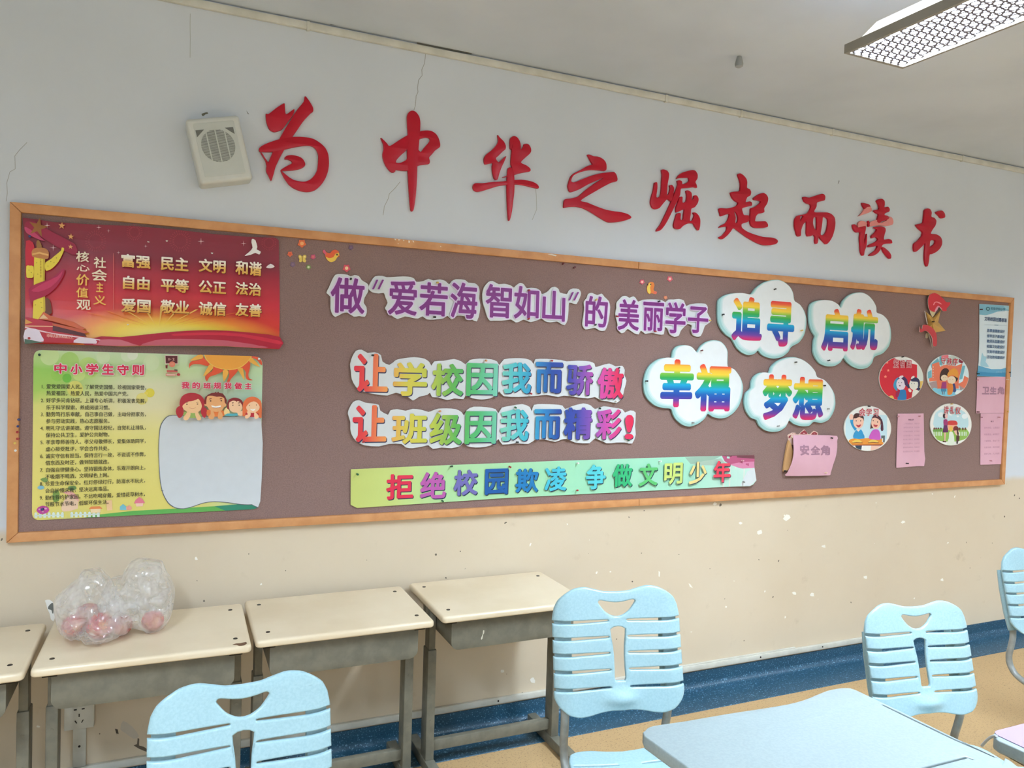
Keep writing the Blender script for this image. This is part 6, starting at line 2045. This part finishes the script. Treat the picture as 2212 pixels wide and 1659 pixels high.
# ------------------------------------------------------------------ push pins
PINC = {'black': (26, 26, 30), 'red': (166, 34, 42), 'dark red': (96, 28, 34), 'green': (30, 96, 56), 'dark green': (26, 62, 48), 'blue': (44, 54, 110), 'white': (232, 230, 226), 'yellow': (220, 186, 90), 'orange': (222, 160, 110), 'cream': (232, 204, 170), 'pink': (206, 150, 160), 'grey': (140, 140, 138)}
PINS = [
    (cE, 676, 525, 'black', 'in the top of the purple 做 card', .009), (cE, 1438, 870, 'black', 'in the foot of the purple 若 character card', .009), (cE, 1467, 553, 'yellow', 'in the top of the purple 若 character card', .009),
    (cF, 180, 283, 'red', 'at the top of the purple 如', .009), (cF, 180, 552, 'red', 'at the foot of the purple 如', .009), (cF, 800, 605, 'black', 'at the foot of the purple 的 card', .009), (cF, 805, 378, 'yellow', 'at the top of the purple 的 card', .009),
    (cF, 1378, 390, 'black', 'at the top of the purple 丽', .009), (cF, 1345, 660, 'red', 'at the foot of the purple 丽', .009), (cF, 992, 522, 'red', 'at the left edge of the purple 美', .009), (cF, 1848, 560, 'yellow', 'at the right tip of the purple 子', .009),
    (cF, 500, 45, 'dark red', 'alone on the felt under the top frame, left of two', 0), (cF, 605, 80, 'dark red', 'alone on the felt under the top frame, right of two', 0),
    (cG, 275, 122, 'black', 'at the top of 让 in the upper rainbow line', .010), (cG, 1075, 158, 'orange', 'at the top of 因 in the upper rainbow line', .010), (cG, 1535, 160, 'red', 'at the top of 而 in the upper rainbow line', .010), (cG, 2008, 215, 'black', 'at the top right of the upper rainbow line', .010), (cG, 1388, 390, 'red', 'at the foot of 我 in the upper rainbow line', .010), (cG, 1990, 445, 'white', 'at the lower right end of the upper rainbow line', .010),
    (cG, 210, 735, 'red', 'at the foot of 让 in the lower rainbow line', .010), (cG, 748, 518, 'orange', 'at the top of 级 in the lower rainbow line', .010), (cG, 1283, 487, 'green', 'at the top of 我 in the lower rainbow line', .010), (cG, 1292, 735, 'black', 'at the foot of 我 in the lower rainbow line', .010), (cG, 1877, 495, 'dark green', 'at the top of 彩 in the lower rainbow line', .010), (cG, 2080, 722, 'green', 'under the exclamation mark', .010),
    (cG, 168, 957, 'green', 'at the left end of the green strip', .006), (cG, 830, 907, 'dark green', 'on the top edge of the green strip above 绝', .006), (cG, 1242, 905, 'red', 'on the top edge of the green strip above 园', .006), (cG, 1720, 883, 'white', 'on the top edge of the green strip left of 争', .006), (cG, 1720, 1075, 'red', 'on the lower edge of the green strip left of 争', .006), (cG, 768, 1145, 'green', 'on the lower edge of the green strip below 绝', .006),
    (cN, 1035, 185, 'white', 'on the top edge of the green strip above 明', .006), (cN, 1932, 180, 'pink', 'in the pink corner of the green strip', .012), (cN, 1950, 407, 'grey', 'in the lower right corner of the green strip', .014),
    (cD, 1165, 135, 'black', 'near the top of the 追寻 cloud', .017), (cD, 735, 345, 'black', 'at the left edge of the 追寻 cloud', .017), (cD, 1385, 475, 'yellow', 'at the right edge of the 追寻 cloud', .017),
    (cD, 1605, 723, 'black', 'at the foot of the 启航 cloud', .017), (cD, 560, 640, 'dark red', 'near the top of the 幸福 cloud', .017), (cD, 103, 890, 'black', 'at the left edge of the 幸福 cloud', .017), (cD, 485, 1235, 'grey', 'at the foot of the 幸福 cloud', .017),
    (cD, 1335, 735, 'black', 'near the top of the 梦想 cloud', .017), (cD, 1575, 928, 'black', 'right of the 想 character', .017), (cD, 1605, 1120, 'grey', 'at the right edge of the 梦想 cloud', .017), (cD, 1190, 1265, 'grey', 'at the foot of the 梦想 cloud', .017),
    (cB1, 615, 318, 'black', 'at the top of the 爱祖国 round card', .008), (cB2, 503, 130, 'black', 'at the top of the 会学习 round card', .008), (cB2, 1820, 98, 'yellow', 'at the top of the 讲礼仪 round card', .008), (cB2, 1112, 1043, 'black', 'at the foot of the eight-line pink list', .008),
    (cB2, 970, 300, 'pink', 'in the top left corner of the eight-line pink list', .006), (cB2, 1315, 292, 'pink', 'in the top right corner of the eight-line pink list', .006),
    (cS, 122, 112, 'dark red', 'in the top left corner of the pale blue notice', .005), (cS, 95, 662, 'dark green', 'in the lower left corner of the pale blue notice', .005), (cS, 362, 648, 'black', 'in the lower right corner of the pale blue notice', .005),
    (cS, 95, 988, 'dark red', 'in the lower left corner of the 卫生角 sheet', .006), (cS, 345, 712, 'cream', 'in the top right corner of the 卫生角 sheet', .006), (cS, 345, 985, 'yellow', 'in the lower right corner of the 卫生角 sheet', .006), (cS, 90, 716, 'pink', 'in the top left corner of the 卫生角 sheet', .006),
    (cS, 122, 1032, 'pink', 'in the top left corner of the five-line pink list', .005), (cS, 278, 1032, 'pink', 'in the top right corner of the five-line pink list', .005), (cS, 203, 1405, 'pink', 'at the foot of the five-line pink list', .005),
    (cQ, 1510, 330, 'black', 'in the top right corner of the 安全角 sheet', .018), (cQ, 215, 1258, 'black', 'in the lower left corner of the 安全角 sheet', .020), (cQ, 395, 330, 'cream', 'in the top left corner of the 安全角 sheet', .022), (cQ, 1335, 1310, 'cream', 'in the lower right corner of the 安全角 sheet', .018),
    (cP2, 288, 90, 'dark green', 'in the top left corner of the rules poster', .005), (cP2, 1930, 128, 'white', 'in the top right corner of the rules poster', .005), (cP2, 320, 1245, 'blue', 'on the magenta mushroom of the rules poster', .005),
    (cP1, 215, 310, 'blue', 'at the left edge of the red poster', .005), (cP1, 210, 1080, 'red', 'in the lower left corner of the red poster', .022),
    (cP2, 140, 578, 'blue', 'topmost of the spare pins by the left frame', 0), (cP2, 128, 620, 'blue', 'second of the spare pins by the left frame', 0), (cP2, 132, 675, 'red', 'third of the spare pins by the left frame', 0), (cP2, 135, 720, 'red', 'fourth of the spare pins by the left frame', 0), (cP2, 115, 757, 'yellow', 'spare pin by the left frame, above the white one', 0), (cP2, 125, 805, 'white', 'lowest of the spare pins by the left frame', 0),
    (cK, 630, 830, 'black', 'holding the gold star of the torch emblem', .030)]
_pm = {}


def pin_mesh(col):
    if col not in _pm:
        bm = bmesh.new()
        rr = [(0, .0012), (.006, .0012), (.0065, .0042), (.0085, .0046), (.010, .0032), (.016, .0030), (.0178, .0044), (.0196, .0046), (.0205, .003)]
        k = 10
        rings = [[bm.verts.new((r * math.cos(2 * math.pi * i / k), -d, r * math.sin(2 * math.pi * i / k))) for i in range(k)] for d, r in rr]
        for p, q_ in zip(rings, rings[1:]):
            for i in range(k):
                bm.faces.new((p[i], p[(i + 1) % k], q_[(i + 1) % k], q_[i]))
        bm.faces.new(rings[-1])
        bmesh.ops.recalc_face_normals(bm, faces=bm.faces)
        me = bpy.data.meshes.new('push_pin')
        bm.to_mesh(me)
        bm.free()
        me.polygons.foreach_set('use_smooth', [True] * len(me.polygons))
        me.set_sharp_from_angle(angle=math.radians(50))
        me.materials.append(mat(PINC[col], .3, .5))
        _pm[col] = me
    return _pm[col]


for crop, x, y, col, where, off in PINS:
    px, py = crop([(x, y)])[0]
    o = bpy.data.objects.new('push_pin', pin_mesh(col))
    # the head seen at the pixel stands about 15 mm off the surface
    w = onwall(px, py, BO + off + .013)
    o.location = (w.x, -(BO + off - .001), w.z)
    o.rotation_euler = (random.uniform(-.25, .12), 0, random.uniform(-.2, .2))
    o.scale = (.9, .9, .9)
    COL.objects.link(o)
    tag(o, '%s push pin %s' % (col, where), 'push pin', 'push pins on the notice board')

# ================================================================== PEACHES IN A BAG
M_PEACH = None
m, tt, b_ = nt('peach_skin', .55, .3)
tc = tt.nodes.new('ShaderNodeTexCoord')
n1 = obj_noise(tt, 16, 4, .6, tc.outputs['Object'])
n2 = obj_noise(tt, 90, 3, .6, tc.outputs['Object'])
c1 = mixc(tt, smoothstep(tt, n1, .46, .74), lin((186, 62, 78)), lin((224, 170, 124)))
c1 = mixc(tt, math_node(tt, 'MULTIPLY', smoothstep(tt, n2, .5, .7), .35), c1, lin((168, 34, 50)))
tt.links.new(c1, b_.inputs['Base Color'])
b_.inputs['Subsurface Weight'].default_value = 0.0
M_PEACH = m
DZ = 0.668


def peach(px, py, r, label, seed):
    c = onz(px, py, DZ + r)
    bm = bmesh.new()
    bmesh.ops.create_uvsphere(bm, u_segments=28, v_segments=18, radius=1)
    rnd = random.Random(seed)
    for v in bm.verts:
        p = v.co.normalized()
        an = math.atan2(p.y, p.x)
        k = 1 - .06 * math.exp(-((an) / .18) ** 2) * (1 - abs(p.z) ** 3) - .10 * max(0, p.z - .75) / .25
        k += .02 * noise.noise(p * 1.5 + Vector((seed, 0, 0)))
        v.co = Vector((p.x * k, p.y * k, p.z * k * .97)) * r
    bmesh.ops.rotate(bm, verts=bm.verts, matrix=Matrix.Rotation(rnd.uniform(-.6, .6), 3, 'X') @ Matrix.Rotation(rnd.uniform(0, 6), 3, 'Z'))
    mz = min(v.co.z for v in bm.verts)
    o = link_bm('peach', bm, M_PEACH, None, 60)
    o.location = (c.x, c.y, DZ - mz + .002)
    tag(o, label, 'peach', 'peaches in the plastic bag')
    return o


peach(217, 1353, .041, 'largest peach, front middle of the clear bag', 2)
peach(160, 1352, .036, 'dark red peach at the left of the clear bag', 5)
peach(262, 1350, .033, 'red peach right of the largest one, half under the bag fold', 9)
peach(330, 1341, .034, 'red peach at the right end of the clear bag', 13)
peach(190, 1325, .036, 'peach at the back of the clear bag, blurred by the plastic', 21)

# the bag: thin crumpled film round the peaches, its mouth ballooning up behind them
m = bpy.data.materials.new('clear_film')
m.use_nodes = True
tt = m.node_tree
for n_ in list(tt.nodes):
    tt.nodes.remove(n_)
out = tt.nodes.new('ShaderNodeOutputMaterial')
tr_ = tt.nodes.new('ShaderNodeBsdfTransparent')
tr_.inputs[0].default_value = (.97, .97, .97, 1)
df = tt.nodes.new('ShaderNodeBsdfDiffuse')
df.inputs[0].default_value = (.95, .96, .97, 1)
tl = tt.nodes.new('ShaderNodeBsdfTranslucent')
tl.inputs[0].default_value = (.95, .96, .97, 1)
gl = tt.nodes.new('ShaderNodeBsdfGlossy')
gl.inputs['Roughness'].default_value = .13
gl.inputs[0].default_value = (1, 1, 1, 1)
m1 = tt.nodes.new('ShaderNodeMixShader')
m1.inputs[0].default_value = .5
tt.links.new(df.outputs[0], m1.inputs[1])
tt.links.new(tl.outputs[0], m1.inputs[2])
m2 = tt.nodes.new('ShaderNodeMixShader')
fz = smoothstep(tt, obj_noise(tt, 14, 3), .3, .75)
tt.links.new(math_node(tt, 'ADD', math_node(tt, 'MULTIPLY', fz, .28), .20), m2.inputs[0])
tt.links.new(tr_.outputs[0], m2.inputs[1])
tt.links.new(m1.outputs[0], m2.inputs[2])
fr_ = tt.nodes.new('ShaderNodeLayerWeight')
fr_.inputs[0].default_value = .25
m3 = tt.nodes.new('ShaderNodeMixShader')
tt.links.new(math_node(tt, 'ADD', math_node(tt, 'MULTIPLY', math_node(tt, 'POWER', fr_.outputs[1], 3.0), .40), .09), m3.inputs[0])
tt.links.new(m2.outputs[0], m3.inputs[1])
tt.links.new(gl.outputs[0], m3.inputs[2])
tt.links.new(m3.outputs[0], out.inputs[0])
M_FILM = m

cBG = Crop(0, 1200, 420 / 2212)


def film_blob(sil, cen, depth, base_y, seed, lift):
    """crumpled film: outline seen from the room, given in photo points, swept round an upright middle plane"""
    P = [onwall(x, y, base_y) for x, y in cBG(catmull(sil, 3))]
    c = onwall(*cBG([cen])[0], base_y)
    an = sorted((math.atan2(p.z - c.z, p.x - c.x), math.hypot(p.x - c.x, p.z - c.z)) for p in P)

    def R(a_):
        lo = an[-1][0] - 2 * math.pi, an[-1][1]
        for q_ in an + [(an[0][0] + 2 * math.pi, an[0][1])]:
            if q_[0] >= a_:
                k = (a_ - lo[0]) / max(1e-6, q_[0] - lo[0])
                return lo[1] + (q_[1] - lo[1]) * k
            lo = q_
        return an[0][1]
    bm = bmesh.new()
    bmesh.ops.create_icosphere(bm, subdivisions=5, radius=1)
    for v in bm.verts:
        p = v.co.normalized()
        s_ = math.hypot(p.x, p.z)
        r_ = R(math.atan2(p.z, p.x))
        q1 = p * 2.3 + Vector((seed, seed * .3, 0))
        ridge = abs(noise.noise(q1 + Vector((0, 0, p.x * .8)))) * 2
        ridge2 = abs(noise.noise(p * 5.5 + Vector((0, seed, 2)))) * 2
        k = 1 - .20 * (1 - s_ ** 4) * (1 - ridge) ** 3 - .05 * (1 - ridge2) ** 2 * (1 - .7 * s_ ** 3)
        y = -p.y * depth * (k + .12 * noise.noise(p * 4 + Vector((seed, 1, 1))))
        v.co = Vector((c.x + p.x * r_ * (k if s_ < .97 else 1), -base_y + y, c.z + p.z * r_ * (k if s_ < .97 else 1)))
        v.co.z = max(v.co.z, DZ + .0015 + .002 * abs(noise.noise(p * 9)))
        if v.co.y > -.012:
            v.co.y = -.012
    return bm


t = thing('plastic_bag', 'crumpled clear plastic bag holding peaches on the cream desk', 'bag', (-.17, -.22, DZ))
bm = film_blob([(612, 520), (640, 470), (700, 420), (800, 330), (880, 270), (930, 180), (1030, 165), (1125, 150), (1210, 230), (1270, 290), (1330, 420), (1420, 560), (1480, 700), (1470, 850), (1300, 920), (1180, 975), (1080, 992), (985, 985), (930, 915), (800, 925), (705, 880), (655, 790), (625, 650)], (1050, 640), .14, .30, 3.1, 0)
link_bm('bag_body', bm, M_FILM, t, 50, t.location)
bm = film_blob([(1120, 500), (1250, 280), (1380, 240), (1420, 170), (1480, 90), (1560, 42), (1640, 38), (1720, 48), (1840, 70), (1872, 130), (1900, 200), (1945, 260), (1980, 340), (1992, 420), (1975, 560), (1940, 690), (1860, 815), (1720, 888), (1600, 815), (1480, 800), (1300, 730), (1180, 640), (1110, 590)], (1600, 470), .135, .25, 7.7, 0)
link_bm('bag_mouth', bm, M_FILM, t, 50, t.location)

bpy.data.objects.remove(_to)
bpy.data.curves.remove(_tc)
